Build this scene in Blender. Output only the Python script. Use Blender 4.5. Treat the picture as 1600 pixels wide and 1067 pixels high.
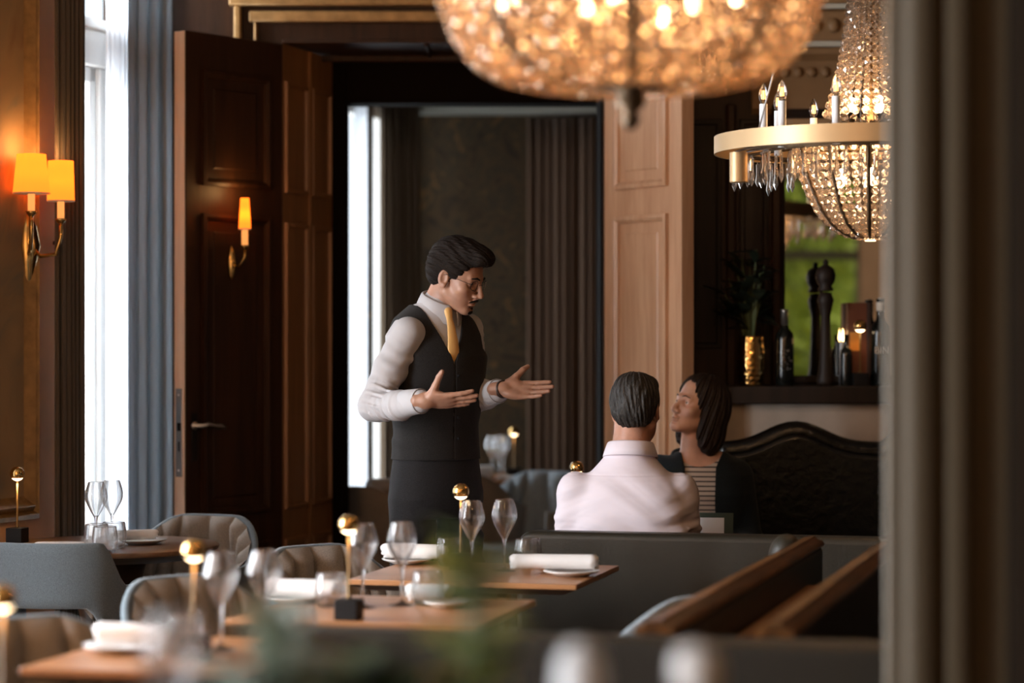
import bpy, bmesh, math, random
import numpy as np
from mathutils import Vector, Matrix, Euler

for _o in list(bpy.data.objects):
    bpy.data.objects.remove(_o, do_unlink=True)
scene = bpy.context.scene
COL = scene.collection
PI = math.pi
R = math.radians
sin, cos = math.sin, math.cos

# ------------------------------------------------------------------ camera
FPX = 85.0 / 36.0 * 1600.0          # focal length in pixels of the 1600 wide frame
CAMZ = 1.45
cam = bpy.data.cameras.new('camera')
cam.lens = 85.0
cam.sensor_width = 36.0
cam.clip_start = 0.05
cam.dof.use_dof = True
cam.dof.focus_distance = 8.1
cam.dof.aperture_fstop = 1.5
camo = bpy.data.objects.new('camera', cam)
COL.objects.link(camo)
camo.location = (0, 0, CAMZ)
camo.rotation_euler = (PI / 2, 0, 0)
scene.camera = camo

# ------------------------------------------------------------------ colour management, world, daylight
scene.view_settings.view_transform = 'Standard'
scene.view_settings.look = 'None'
scene.view_settings.gamma = 1.0
scene.view_settings.exposure = 0.0
scene.view_settings.use_curve_mapping = False
scene.cycles.sample_clamp_indirect = 6.0
scene.cycles.sample_clamp_direct = 0.0
scene.cycles.caustics_reflective = False
scene.cycles.caustics_refractive = False
scene.cycles.max_bounces = 14
scene.cycles.transmission_bounces = 12
scene.cycles.transparent_max_bounces = 24
scene.cycles.blur_glossy = 0.0

world = bpy.data.worlds.new('sky')
scene.world = world
world.use_nodes = True
_b = world.node_tree.nodes['Background']
_b.inputs[0].default_value = (0.80, 0.90, 1.0, 1)
_b.inputs[1].default_value = 1.6

# window wall of the dining room runs obliquely: s metres along it from the far corner, off metres into the room
WK = Vector((-1.40, 9.9, 0)); WD = Vector((0.3387, 0.9409, 0)); WN = Vector((0.9409, -0.3387, 0))
def wallp(s, off=0.0, z=0.0):
    p = WK - WD * s + WN * off
    return Vector((p.x, p.y, z))
def wall_s(px, off=0.0):
    m = (px - 800) / FPX
    kx, ky = WK.x + off * WN.x, WK.y + off * WN.y
    return (kx - m * ky) / (WD.x - m * WD.y)

def area(name, loc, aim, sx, sy, power, col):
    l = bpy.data.lights.new(name, 'AREA')
    l.shape = 'RECTANGLE'; l.size = sx; l.size_y = sy
    l.energy = power; l.color = col
    o = bpy.data.objects.new(name, l); COL.objects.link(o)
    o.location = loc
    o.rotation_euler = Vector(aim).to_track_quat('-Z', 'Y').to_euler()
    return o
DAY = (0.90, 0.95, 1.0)
area('daylight', wallp(0.42, -0.42, 1.75), WN, 0.95, 3.1, 260, DAY)
area('daylight', wallp(2.35, -0.30, 1.75), WN, 1.25, 2.7, 45, DAY)
area('daylight', wallp(4.25, -0.30, 1.75), WN, 1.45, 2.7, 680, DAY)
area('daylight', wallp(8.55, -0.30, 1.75), WN, 1.25, 2.7, 680, DAY)  # unseen window's light, added to brighten the near casing and foreground

# ------------------------------------------------------------------ pixel helpers: a pixel of the photograph at a known depth or height
def PX(px, py, d):
    return Vector(((px - 800) * d / FPX, d, CAMZ - (py - 533.5) * d / FPX))
def XA(px, d):
    return (px - 800) * d / FPX
def ZA(py, d):
    return CAMZ - (py - 533.5) * d / FPX

# ------------------------------------------------------------------ mesh helpers
class MB:
    def __init__(s):
        s.v = []; s.f = []
    def add(s, vs, fs):
        n = len(s.v); s.v += [tuple(p) for p in vs]; s.f += [tuple(i + n for i in f) for f in fs]
        return s
    def box(s, c, d, rot=None):
        x, y, z = d[0] / 2, d[1] / 2, d[2] / 2
        vs = [Vector((a * x, b * y, e * z)) for a in (-1, 1) for b in (-1, 1) for e in (-1, 1)]
        if rot is not None: vs = [rot @ p for p in vs]
        c = Vector(c)
        return s.add([p + c for p in vs], [(0, 1, 3, 2), (4, 6, 7, 5), (0, 4, 5, 1), (2, 3, 7, 6), (0, 2, 6, 4), (1, 5, 7, 3)])
    def bx(s, x0, x1, y0, y1, z0, z1):
        return s.box(((x0 + x1) / 2, (y0 + y1) / 2, (z0 + z1) / 2), (x1 - x0, y1 - y0, z1 - z0))
    def lathe(s, prof, n=24, c=(0, 0, 0), M=None, closed=False):
        c = Vector(c); vs = []; fs = []; m = len(prof)
        for i in range(n):
            a = 2 * PI * i / n
            for r, z in prof:
                p = Vector((r * cos(a), r * sin(a), z))
                if M is not None: p = M @ p
                vs.append(p + c)
        mm = m if closed else m - 1
        for i in range(n):
            j = (i + 1) % n
            for k in range(mm):
                l = (k + 1) % m
                fs.append((i * m + k, j * m + k, j * m + l, i * m + l))
        if not closed:
            if prof[0][0] > 1e-6: fs.append(tuple(i * m for i in range(n))[::-1])
            if prof[-1][0] > 1e-6: fs.append(tuple(i * m + m - 1 for i in range(n)))
        return s.add(vs, fs)
    def cone(s, a, b, ra, rb, n=12):
        a, b = Vector(a), Vector(b); d = b - a
        q = d.to_track_quat('Z', 'Y').to_matrix()
        return s.lathe([(ra, 0), (rb, d.length)], n, a, q)
    def tube(s, pts, r, n=8, cap=True):
        pts = [Vector(p) for p in pts]; m = len(pts)
        rr = r if isinstance(r, (list, tuple)) else [r] * m
        vs = []; fs = []; up = Vector((0, 0, 1)); prev = None
        for i, p in enumerate(pts):
            t = (pts[min(i + 1, m - 1)] - pts[max(i - 1, 0)]).normalized()
            if prev is None:
                a = t.cross(up)
                if a.length < 1e-3: a = t.cross(Vector((1, 0, 0)))
            else:
                a = prev - t * prev.dot(t)
            a.normalize(); prev = a; b = t.cross(a)
            for k in range(n):
                g = 2 * PI * k / n
                vs.append(p + (a * cos(g) + b * sin(g)) * rr[i])
        for i in range(m - 1):
            for k in range(n):
                l = (k + 1) % n
                fs.append((i * n + k, i * n + l, (i + 1) * n + l, (i + 1) * n + k))
        if cap:
            fs.append(tuple(range(n))[::-1]); fs.append(tuple((m - 1) * n + k for k in range(n)))
        return s.add(vs, fs)
    def prism(s, poly, z0, z1, M=None):
        n = len(poly)
        vs = [Vector((x, y, z0)) for x, y in poly] + [Vector((x, y, z1)) for x, y in poly]
        if M is not None: vs = [M @ p for p in vs]
        fs = [tuple(range(n))[::-1], tuple(range(n, 2 * n))] + [(i, (i + 1) % n, n + (i + 1) % n, n + i) for i in range(n)]
        return s.add(vs, fs)
    def grid(s, fn, nu, nv, closed=False):
        vs = [fn(i / (nu if closed else nu - 1), j / (nv - 1)) for i in range(nu) for j in range(nv)]
        fs = []
        for i in range(nu if closed else nu - 1):
            i2 = (i + 1) % nu
            for j in range(nv - 1):
                fs.append((i * nv + j, i2 * nv + j, i2 * nv + j + 1, i * nv + j + 1))
        return s.add(vs, fs)
    def ball(s, c, r, n=10, m=7):
        c = Vector(c)
        rr = r if isinstance(r, (tuple, list)) else (r, r, r)
        prof = [(sin(PI * k / m), -cos(PI * k / m)) for k in range(m + 1)]
        vs = []; fs = []
        vs.append(c + Vector((0, 0, -rr[2])))
        for k in range(1, m):
            for i in range(n):
                a = 2 * PI * i / n
                vs.append(c + Vector((prof[k][0] * cos(a) * rr[0], prof[k][0] * sin(a) * rr[1], prof[k][1] * rr[2])))
        vs.append(c + Vector((0, 0, rr[2])))
        for i in range(n):
            fs.append((0, 1 + (i + 1) % n, 1 + i))
            fs.append((len(vs) - 1, 1 + (m - 2) * n + i, 1 + (m - 2) * n + (i + 1) % n))
        for k in range(m - 2):
            for i in range(n):
                j = (i + 1) % n
                fs.append((1 + k * n + i, 1 + k * n + j, 1 + (k + 1) * n + j, 1 + (k + 1) * n + i))
        return s.add(vs, fs)
    def panel(s, x0, x1, z0, z1, prof, y=0.0, hole=False):
        # rectangular moulding facing -y: prof = [(inset, height out of the face)], the last loop is filled
        n = len(prof); vs = []; fs = []
        for o, h in prof:
            vs += [(x0 + o, y - h, z0 + o), (x1 - o, y - h, z0 + o), (x1 - o, y - h, z1 - o), (x0 + o, y - h, z1 - o)]
        for k in range(n - 1):
            for i in range(4):
                j = (i + 1) % 4
                fs.append((k * 4 + i, k * 4 + j, k * 4 + 4 + j, k * 4 + 4 + i))
        if not hole: fs.append(tuple((n - 1) * 4 + i for i in range(4)))
        return s.add(vs, fs)
    def xf(s, M):
        s.v = [tuple(M @ Vector(p)) for p in s.v]; return s
    def build(s, name, mat, parent=None, smooth=False, bevel=0, subsurf=0, solid=0, seg=2, angle=None, recalc=True, weld=False):
        me = bpy.data.meshes.new(name)
        me.from_pydata(s.v, [], s.f)
        if recalc:
            bm = bmesh.new(); bm.from_mesh(me)
            if weld: bmesh.ops.remove_doubles(bm, verts=bm.verts, dist=1e-5)
            bmesh.ops.recalc_face_normals(bm, faces=bm.faces)
            bm.to_mesh(me); bm.free()
        o = bpy.data.objects.new(name, me); COL.objects.link(o)
        if mat is not None: me.materials.append(mat)
        if smooth or subsurf:
            me.polygons.foreach_set('use_smooth', [True] * len(me.polygons))
        if angle:
            me.polygons.foreach_set('use_smooth', [True] * len(me.polygons))
            me.set_sharp_from_angle(angle=R(angle))
        if parent is not None: o.parent = parent
        if solid:
            m = o.modifiers.new('solid', 'SOLIDIFY'); m.thickness = solid; m.offset = 0
        if bevel:
            m = o.modifiers.new('bevel', 'BEVEL'); m.width = bevel; m.segments = seg; m.limit_method = 'ANGLE'; m.angle_limit = R(40)
            if not (smooth or subsurf or angle):
                me.polygons.foreach_set('use_smooth', [True] * len(me.polygons))
                me.set_sharp_from_angle(angle=R(35))
        if subsurf:
            m = o.modifiers.new('sub', 'SUBSURF'); m.levels = subsurf; m.render_levels = subsurf
        return o

def tag(o, label=None, cat=None, group=None, kind=None):
    if label: o['label'] = label
    if cat: o['category'] = cat
    if group: o['group'] = group
    if kind: o['kind'] = kind
    return o
def thing(name, label, cat, loc=(0, 0, 0), rz=0.0, group=None):
    o = bpy.data.objects.new(name, None); COL.objects.link(o)
    o.location = loc; o.rotation_euler = (0, 0, rz); o.empty_display_size = 0.1
    return tag(o, label, cat, group)
def struct(o):
    o['kind'] = 'structure'; return o
def kids(o):
    return [c for c in bpy.data.objects if c.parent == o]
def dup(root, label, loc, rz=0.0, group=None):
    r = root.copy(); COL.objects.link(r)
    r.location = loc; r.rotation_euler = (0, 0, rz); r['label'] = label
    if group: r['group'] = group
    for ch in kids(root):
        c = ch.copy(); COL.objects.link(c); c.parent = r
        for g in kids(ch):
            d = g.copy(); COL.objects.link(d); d.parent = c
    return r

# ------------------------------------------------------------------ materials
def nodes_of(name):
    m = bpy.data.materials.new(name); m.use_nodes = True
    nt = m.node_tree; b = nt.nodes['Principled BSDF']
    return m, nt, b
def N(nt, t, **kw):
    n = nt.nodes.new(t)
    for k, v in kw.items(): setattr(n, k, v)
    return n
def pbr(name, col, rough=0.5, metal=0.0, spec=0.5, bump=0.0, bscale=40.0, var=0.0, vscale=6.0, sheen=0.0, coat=0.0, stretch=None, sss=0.0):
    m, nt, b = nodes_of(name)
    b.inputs['Base Color'].default_value = (*col, 1)
    b.inputs['Roughness'].default_value = rough
    b.inputs['Metallic'].default_value = metal
    b.inputs['Specular IOR Level'].default_value = spec
    if sheen: b.inputs['Sheen Weight'].default_value = sheen
    if coat: b.inputs['Coat Weight'].default_value = coat; b.inputs['Coat Roughness'].default_value = 0.12
    if sss:
        b.inputs['Subsurface Weight'].default_value = sss
        b.inputs['Subsurface Radius'].default_value = (0.012, 0.004, 0.002)
        b.inputs['Subsurface Scale'].default_value = 1.0
    tc = N(nt, 'ShaderNodeTexCoord'); mp = N(nt, 'ShaderNodeMapping')
    if stretch: mp.inputs['Scale'].default_value = stretch
    nt.links.new(tc.outputs['Object'], mp.inputs['Vector'])
    if var:
        n = N(nt, 'ShaderNodeTexNoise'); n.inputs['Scale'].default_value = vscale; n.inputs['Detail'].default_value = 5
        nt.links.new(mp.outputs[0], n.inputs['Vector'])
        rp = N(nt, 'ShaderNodeValToRGB')
        rp.color_ramp.elements[0].position = 0.3; rp.color_ramp.elements[1].position = 0.7
        rp.color_ramp.elements[0].color = (*[c * (1 - var) for c in col], 1)
        rp.color_ramp.elements[1].color = (*[min(1, c * (1 + var)) for c in col], 1)
        nt.links.new(n.outputs['Fac'], rp.inputs[0]); nt.links.new(rp.outputs[0], b.inputs['Base Color'])
    if bump:
        n = N(nt, 'ShaderNodeTexNoise'); n.inputs['Scale'].default_value = bscale; n.inputs['Detail'].default_value = 4
        nt.links.new(mp.outputs[0], n.inputs['Vector'])
        bp = N(nt, 'ShaderNodeBump'); bp.inputs['Strength'].default_value = bump; bp.inputs['Distance'].default_value = 0.01
        nt.links.new(n.outputs['Fac'], bp.inputs['Height']); nt.links.new(bp.outputs[0], b.inputs['Normal'])
    return m
def wood(name, c1, c2, rough=0.4, scale=1.0, axis='Z', coat=0.0, spec=0.5):
    m, nt, b = nodes_of(name)
    tc = N(nt, 'ShaderNodeTexCoord'); mp = N(nt, 'ShaderNodeMapping')
    sc = {'X': (0.6, 9, 9), 'Y': (9, 0.6, 9), 'Z': (9, 9, 0.6)}[axis]
    mp.inputs['Scale'].default_value = [a * scale for a in sc]
    nt.links.new(tc.outputs['Object'], mp.inputs['Vector'])
    n1 = N(nt, 'ShaderNodeTexNoise'); n1.inputs['Scale'].default_value = 2.0; n1.inputs['Detail'].default_value = 8; n1.inputs['Distortion'].default_value = 1.2
    n2 = N(nt, 'ShaderNodeTexNoise'); n2.inputs['Scale'].default_value = 14.0; n2.inputs['Detail'].default_value = 3
    nt.links.new(mp.outputs[0], n1.inputs['Vector']); nt.links.new(mp.outputs[0], n2.inputs['Vector'])
    mx = N(nt, 'ShaderNodeMath', operation='MULTIPLY_ADD'); mx.inputs[1].default_value = 0.35
    nt.links.new(n2.outputs['Fac'], mx.inputs[0]); nt.links.new(n1.outputs['Fac'], mx.inputs[2])
    rp = N(nt, 'ShaderNodeValToRGB')
    rp.color_ramp.elements[0].position = 0.42; rp.color_ramp.elements[1].position = 0.86
    rp.color_ramp.elements[0].color = (*c1, 1); rp.color_ramp.elements[1].color = (*c2, 1)
    nt.links.new(mx.outputs[0], rp.inputs[0]); nt.links.new(rp.outputs[0], b.inputs['Base Color'])
    b.inputs['Roughness'].default_value = rough; b.inputs['Specular IOR Level'].default_value = spec
    if coat: b.inputs['Coat Weight'].default_value = coat; b.inputs['Coat Roughness'].default_value = 0.15
    bp = N(nt, 'ShaderNodeBump'); bp.inputs['Strength'].default_value = 0.12; bp.inputs['Distance'].default_value = 0.004
    nt.links.new(mx.outputs[0], bp.inputs['Height']); nt.links.new(bp.outputs[0], b.inputs['Normal'])
    return m
def glassm(name, col=(1, 1, 1), rough=0.0, ior=1.47):
    m, nt, b = nodes_of(name)
    b.inputs['Base Color'].default_value = (*col, 1); b.inputs['Roughness'].default_value = rough
    b.inputs['IOR'].default_value = ior; b.inputs['Transmission Weight'].default_value = 1.0
    return m
def panem(name, tint=(1, 1, 1)):
    m = bpy.data.materials.new(name); m.use_nodes = True; nt = m.node_tree
    for n in list(nt.nodes): nt.nodes.remove(n)
    o = N(nt, 'ShaderNodeOutputMaterial'); mx = N(nt, 'ShaderNodeMixShader'); t = N(nt, 'ShaderNodeBsdfTransparent'); g = N(nt, 'ShaderNodeBsdfGlossy')
    t.inputs[0].default_value = (*tint, 1); g.inputs['Roughness'].default_value = 0.02
    lw = N(nt, 'ShaderNodeLayerWeight'); lw.inputs[0].default_value = 0.5
    pw = N(nt, 'ShaderNodeMath', operation='POWER'); pw.inputs[1].default_value = 5.0
    ma = N(nt, 'ShaderNodeMath', operation='MULTIPLY_ADD'); ma.inputs[1].default_value = 0.94; ma.inputs[2].default_value = 0.03
    nt.links.new(lw.outputs['Facing'], pw.inputs[0]); nt.links.new(pw.outputs[0], ma.inputs[0]); nt.links.new(ma.outputs[0], mx.inputs[0]); nt.links.new(t.outputs[0], mx.inputs[1]); nt.links.new(g.outputs[0], mx.inputs[2])
    nt.links.new(mx.outputs[0], o.inputs[0]); return m
def sheerm(name, col, trans=0.45, see=0.25):
    m = bpy.data.materials.new(name); m.use_nodes = True; nt = m.node_tree
    for n in list(nt.nodes): nt.nodes.remove(n)
    o = N(nt, 'ShaderNodeOutputMaterial'); a = N(nt, 'ShaderNodeMixShader'); c = N(nt, 'ShaderNodeMixShader')
    d = N(nt, 'ShaderNodeBsdfDiffuse'); t = N(nt, 'ShaderNodeBsdfTranslucent'); tr = N(nt, 'ShaderNodeBsdfTransparent')
    d.inputs[0].default_value = (*col, 1); t.inputs[0].default_value = (*col, 1)
    a.inputs[0].default_value = trans; c.inputs[0].default_value = see
    nt.links.new(d.outputs[0], a.inputs[1]); nt.links.new(t.outputs[0], a.inputs[2])
    nt.links.new(a.outputs[0], c.inputs[1]); nt.links.new(tr.outputs[0], c.inputs[2])
    nt.links.new(c.outputs[0], o.inputs[0]); return m
def emit(name, col, strength):
    m, nt, b = nodes_of(name)
    b.inputs['Base Color'].default_value = (0.02, 0.02, 0.02, 1)
    b.inputs['Emission Color'].default_value = (*col, 1); b.inputs['Emission Strength'].default_value = strength
    return m
def shadem(name, col, strength):
    # fabric lampshade lit from within by its bulb
    m = bpy.data.materials.new(name); m.use_nodes = True; nt = m.node_tree
    for n in list(nt.nodes): nt.nodes.remove(n)
    o = N(nt, 'ShaderNodeOutputMaterial'); ad = N(nt, 'ShaderNodeAddShader'); e = N(nt, 'ShaderNodeEmission'); t = N(nt, 'ShaderNodeBsdfTranslucent')
    t.inputs[0].default_value = (*col, 1); e.inputs[0].default_value = (*col, 1); e.inputs[1].default_value = strength
    nt.links.new(e.outputs[0], ad.inputs[0]); nt.links.new(t.outputs[0], ad.inputs[1]); nt.links.new(ad.outputs[0], o.inputs[0]); return m
def fabric(name, col, rough=0.9, scale=260.0, amt=0.35, bump=0.35, sheen=0.3):
    m, nt, b = nodes_of(name)
    tc = N(nt, 'ShaderNodeTexCoord')
    n = N(nt, 'ShaderNodeTexNoise'); n.inputs['Scale'].default_value = scale; n.inputs['Detail'].default_value = 2
    nt.links.new(tc.outputs['Object'], n.inputs['Vector'])
    rp = N(nt, 'ShaderNodeValToRGB'); rp.color_ramp.elements[0].position = 0.35; rp.color_ramp.elements[1].position = 0.65
    rp.color_ramp.elements[0].color = (*[c * (1 - amt) for c in col], 1); rp.color_ramp.elements[1].color = (*[c * (1 + amt) for c in col], 1)
    nt.links.new(n.outputs['Fac'], rp.inputs[0]); nt.links.new(rp.outputs[0], b.inputs['Base Color'])
    b.inputs['Roughness'].default_value = rough; b.inputs['Specular IOR Level'].default_value = 0.2; b.inputs['Sheen Weight'].default_value = sheen
    bp = N(nt, 'ShaderNodeBump'); bp.inputs['Strength'].default_value = bump; bp.inputs['Distance'].default_value = 0.002
    nt.links.new(n.outputs['Fac'], bp.inputs['Height']); nt.links.new(bp.outputs[0], b.inputs['Normal'])
    return m
def pattern(name, stops, scale=3.0, rough=0.8, dist=2.0, stretch=(1, 1, 1)):
    m, nt, b = nodes_of(name)
    tc = N(nt, 'ShaderNodeTexCoord'); mp = N(nt, 'ShaderNodeMapping'); mp.inputs['Scale'].default_value = stretch
    n = N(nt, 'ShaderNodeTexNoise'); n.inputs['Scale'].default_value = scale; n.inputs['Detail'].default_value = 6; n.inputs['Distortion'].default_value = dist
    nt.links.new(tc.outputs['Object'], mp.inputs[0]); nt.links.new(mp.outputs[0], n.inputs['Vector'])
    rp = N(nt, 'ShaderNodeValToRGB'); e = rp.color_ramp.elements
    while len(e) < len(stops): e.new(0.5)
    for i, (p, c) in enumerate(stops): e[i].position = p; e[i].color = (*c, 1)
    nt.links.new(n.outputs['Fac'], rp.inputs[0]); nt.links.new(rp.outputs[0], b.inputs['Base Color'])
    b.inputs['Roughness'].default_value = rough
    return m

M = {}
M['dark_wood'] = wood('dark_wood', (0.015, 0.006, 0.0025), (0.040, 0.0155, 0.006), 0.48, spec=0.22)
M['panel_wood'] = wood('panel_wood', (0.20, 0.090, 0.034), (0.34, 0.165, 0.065), 0.42)
M['lit_edge'] = wood('lit_edge', (0.72, 0.50, 0.36), (0.88, 0.68, 0.52), 0.6)  # paler than the leaf itself: daylight put into the colour
M['lit_door_wood'] = wood('lit_door_wood', (0.44, 0.235, 0.125), (0.60, 0.36, 0.215), 0.42)  # lit copy of the door wood, daylight raised into its colour
M['black_wood'] = wood('black_wood', (0.010, 0.006, 0.004), (0.024, 0.013, 0.008), 0.55, spec=0.3)
M['jamb_black'] = pbr('jamb_black', (0.008, 0.005, 0.004), 0.9, spec=0.05)
M['table_wood'] = wood('table_wood', (0.31, 0.135, 0.052), (0.46, 0.215, 0.092), 0.32, axis='X')
M['round_wood'] = wood('round_wood', (0.13, 0.068, 0.036), (0.21, 0.115, 0.06), 0.3, axis='X')
M['edge_wood'] = wood('edge_wood', (0.05, 0.024, 0.013), (0.09, 0.045, 0.024), 0.4, axis='X')
M['cap_wood'] = wood('cap_wood', (0.022, 0.010, 0.005), (0.27, 0.110, 0.030), 0.28, scale=2.2, axis='Y', coat=0.3)
M['gilt_wood'] = pbr('gilt_wood', (0.33, 0.19, 0.07), 0.45, 0.35, bump=0.2, bscale=60, var=0.25, vscale=20)
M['peach_plaster'] = pbr('peach_plaster', (0.60, 0.325, 0.16), 0.75, bump=0.1, bscale=30, var=0.12, vscale=3)
M['mural'] = pattern('mural', [(0.25, (0.12, 0.15, 0.14)), (0.42, (0.30, 0.21, 0.12)), (0.6, (0.38, 0.25, 0.13)), (0.78, (0.24, 0.11, 0.05))], 2.2, 0.7, 1.5)
M['wallpaper'] = pattern('wallpaper', [(0.30, (0.026, 0.018, 0.010)), (0.46, (0.085, 0.050, 0.020)), (0.56, (0.045, 0.034, 0.018)), (0.72, (0.19, 0.098, 0.030))], 5.0, 0.85, 2.6)
M['ceiling'] = pbr('ceiling', (0.16, 0.12, 0.085), 0.9)
M['cornice'] = pbr('cornice', (0.20, 0.115, 0.05), 0.6, bump=0.1, var=0.15)
M['pale_band'] = pbr('pale_band', (0.42, 0.42, 0.36), 0.7)
M['floor'] = wood('floor_boards', (0.05, 0.026, 0.014), (0.10, 0.055, 0.03), 0.4, axis='Y')
M['white_paint'] = pbr('white_paint', (0.80, 0.79, 0.76), 0.45)
M['taupe_paint'] = pbr('taupe_paint', (0.110, 0.081, 0.048), 0.6, spec=0.3)
M['dark_paint'] = pbr('dark_paint', (0.03, 0.021, 0.014), 0.5)
M['dark_curtain'] = pbr('dark_curtain', (0.085, 0.066, 0.050), 0.85, sheen=0.3, bump=0.1, bscale=200)
M['blue_drape'] = None
M['taupe_curtain'] = pbr('taupe_curtain', (0.16, 0.11, 0.065), 0.85, sheen=0.3, bump=0.1, bscale=200)
M['brown_curtain'] = pbr('brown_curtain', (0.115, 0.064, 0.035), 0.85, sheen=0.2, bump=0.1, bscale=200)
M['blue_drape'] = sheerm('blue_drape', (0.34, 0.38, 0.41), 0.42, 0.0)
M['sheer'] = sheerm('sheer', (0.90, 0.93, 0.97), 0.6, 0.35)
M['pane'] = panem('pane')
M['mirror'] = pbr('mirror', (0.62, 0.60, 0.55), 0.015, 1.0)
M['stone'] = pbr('stone', (0.52, 0.43, 0.35), 0.35, var=0.15, vscale=5)
M['green_leather'] = pbr('green_leather', (0.017, 0.014, 0.008), 0.46, bump=0.12, bscale=120, var=0.1, vscale=4)
M['black_leather'] = pbr('black_leather', (0.006, 0.006, 0.006), 0.25, bump=0.3, bscale=35)
M['grey_fabric'] = fabric('grey_fabric', (0.125, 0.160, 0.185), 0.9, 620)
M['quilt_fabric'] = fabric('quilt_fabric', (0.26, 0.222, 0.188), 0.9, 620)
M['brass'] = pbr('brass', (0.62, 0.40, 0.14), 0.22, 1.0)
M['stem_brass'] = pbr('stem_brass', (0.17, 0.10, 0.035), 0.35, 0.6)
M['mirror_brass'] = pbr('mirror_brass', (0.72, 0.46, 0.17), 0.06, 1.0)
M['brushed_gold'] = pbr('brushed_gold', (0.46, 0.315, 0.165), 0.45, 0.6)
M['bronze'] = pbr('bronze', (0.10, 0.065, 0.035), 0.4, 0.8, bump=0.4, bscale=80)
M['black_metal'] = pbr('black_metal', (0.007, 0.006, 0.006), 0.6, spec=0.2)
M['steel'] = pbr('steel', (0.42, 0.40, 0.38), 0.35, 0.9)
def thin_glass(name, tint=(0.97, 0.97, 0.96), base=0.035, p=3.0):
    # blown glass: clear through, reflecting more and more towards its edges
    m = bpy.data.materials.new(name); m.use_nodes = True; nt = m.node_tree
    for n in list(nt.nodes): nt.nodes.remove(n)
    o = N(nt, 'ShaderNodeOutputMaterial'); mx = N(nt, 'ShaderNodeMixShader'); t = N(nt, 'ShaderNodeBsdfTransparent'); g = N(nt, 'ShaderNodeBsdfGlossy')
    t.inputs[0].default_value = (*tint, 1); g.inputs['Roughness'].default_value = 0.015
    lw = N(nt, 'ShaderNodeLayerWeight'); lw.inputs[0].default_value = 0.5
    pw = N(nt, 'ShaderNodeMath', operation='POWER'); pw.inputs[1].default_value = p
    ma = N(nt, 'ShaderNodeMath', operation='MULTIPLY_ADD'); ma.inputs[1].default_value = 0.9; ma.inputs[2].default_value = base
    nt.links.new(lw.outputs['Facing'], pw.inputs[0]); nt.links.new(pw.outputs[0], ma.inputs[0]); nt.links.new(ma.outputs[0], mx.inputs[0])
    nt.links.new(t.outputs[0], mx.inputs[1]); nt.links.new(g.outputs[0], mx.inputs[2]); nt.links.new(mx.outputs[0], o.inputs[0]); return m
M['glass'] = thin_glass('glass', base=0.05, p=2.4)
_nt = M['glass'].node_tree; _o = [n for n in _nt.nodes if n.type == 'OUTPUT_MATERIAL'][0]; _src = _o.inputs[0].links[0].from_socket
_g = N(_nt, 'ShaderNodeBsdfGlass'); _g.inputs['IOR'].default_value = 1.45; _m = N(_nt, 'ShaderNodeMixShader'); _m.inputs[0].default_value = 0.74
_t = N(_nt, 'ShaderNodeBsdfTransparent'); _nt.links.new(_t.outputs[0], _m.inputs[1]); _nt.links.new(_g.outputs[0], _m.inputs[2]); _nt.links.new(_m.outputs[0], _o.inputs[0])
def crystalm(name, col, glow, a):
    # cut crystal: mostly refracting, partly scattering the light of the bulbs behind it
    m = bpy.data.materials.new(name); m.use_nodes = True; nt = m.node_tree
    for n in list(nt.nodes): nt.nodes.remove(n)
    o = N(nt, 'ShaderNodeOutputMaterial'); mx = N(nt, 'ShaderNodeMixShader'); mx2 = N(nt, 'ShaderNodeMixShader')
    g = N(nt, 'ShaderNodeBsdfGlass'); g.inputs['Color'].default_value = (*col, 1); g.inputs['IOR'].default_value = 1.55
    t = N(nt, 'ShaderNodeBsdfTranslucent'); t.inputs[0].default_value = (*glow, 1); tr = N(nt, 'ShaderNodeBsdfTransparent'); tr.inputs[0].default_value = (*col, 1)
    mx.inputs[0].default_value = a; mx2.inputs[0].default_value = 0.12
    nt.links.new(g.outputs[0], mx.inputs[1]); nt.links.new(t.outputs[0], mx.inputs[2]); nt.links.new(mx.outputs[0], mx2.inputs[1]); nt.links.new(tr.outputs[0], mx2.inputs[2])
    nt.links.new(mx2.outputs[0], o.inputs[0]); return m
M['crystal'] = crystalm('crystal', (1.0, 0.96, 0.92), (0.95, 0.84, 0.74), 0.14)
M['clear_crystal'] = crystalm('clear_crystal', (1.0, 0.98, 0.95), (0.9, 0.85, 0.8), 0.22)
M['amber_crystal'] = crystalm('amber_crystal', (1.0, 0.91, 0.80), (0.95, 0.66, 0.47), 0.06)
M['dark_bottle'] = pbr('dark_bottle', (0.006, 0.007, 0.006), 0.08)
M['white_linen'] = pbr('white_linen', (0.80, 0.78, 0.77), 0.85, bump=0.15, bscale=60)
M['porcelain'] = pbr('porcelain', (0.78, 0.76, 0.74), 0.22)
M['candle_white'] = pbr('candle_white', (0.80, 0.82, 0.84), 0.5)
M['led'] = emit('led', (1.0, 0.72, 0.42), 9.0)
M['filament'] = emit('filament', (1.0, 0.50, 0.16), 6.0)
M['small_bulb'] = emit('small_bulb', (1.0, 0.68, 0.42), 10.0)
M['bulb'] = emit('bulb', (1.0, 0.60, 0.32), 24.0)
M['sconce_bulb'] = emit('sconce_bulb', (1.0, 0.5, 0.18), 8.0)
M['shade'] = shadem('shade', (1.0, 0.34, 0.035), 0.85)
M['sleeve_glow'] = shadem('sleeve_glow', (1.0, 0.50, 0.16), 0.55)
M['leaf'] = pbr('leaf', (0.16, 0.22, 0.11), 0.45, var=0.3, vscale=8)
M['blue_leaf'] = pbr('blue_leaf', (0.50, 0.60, 0.54), 0.5, var=0.2, vscale=8)
M['olive_leaf'] = pbr('olive_leaf', (0.55, 0.55, 0.20), 0.5, var=0.25, vscale=8)
M['black_leaf'] = pbr('black_leaf', (0.012, 0.018, 0.010), 0.4)
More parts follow.
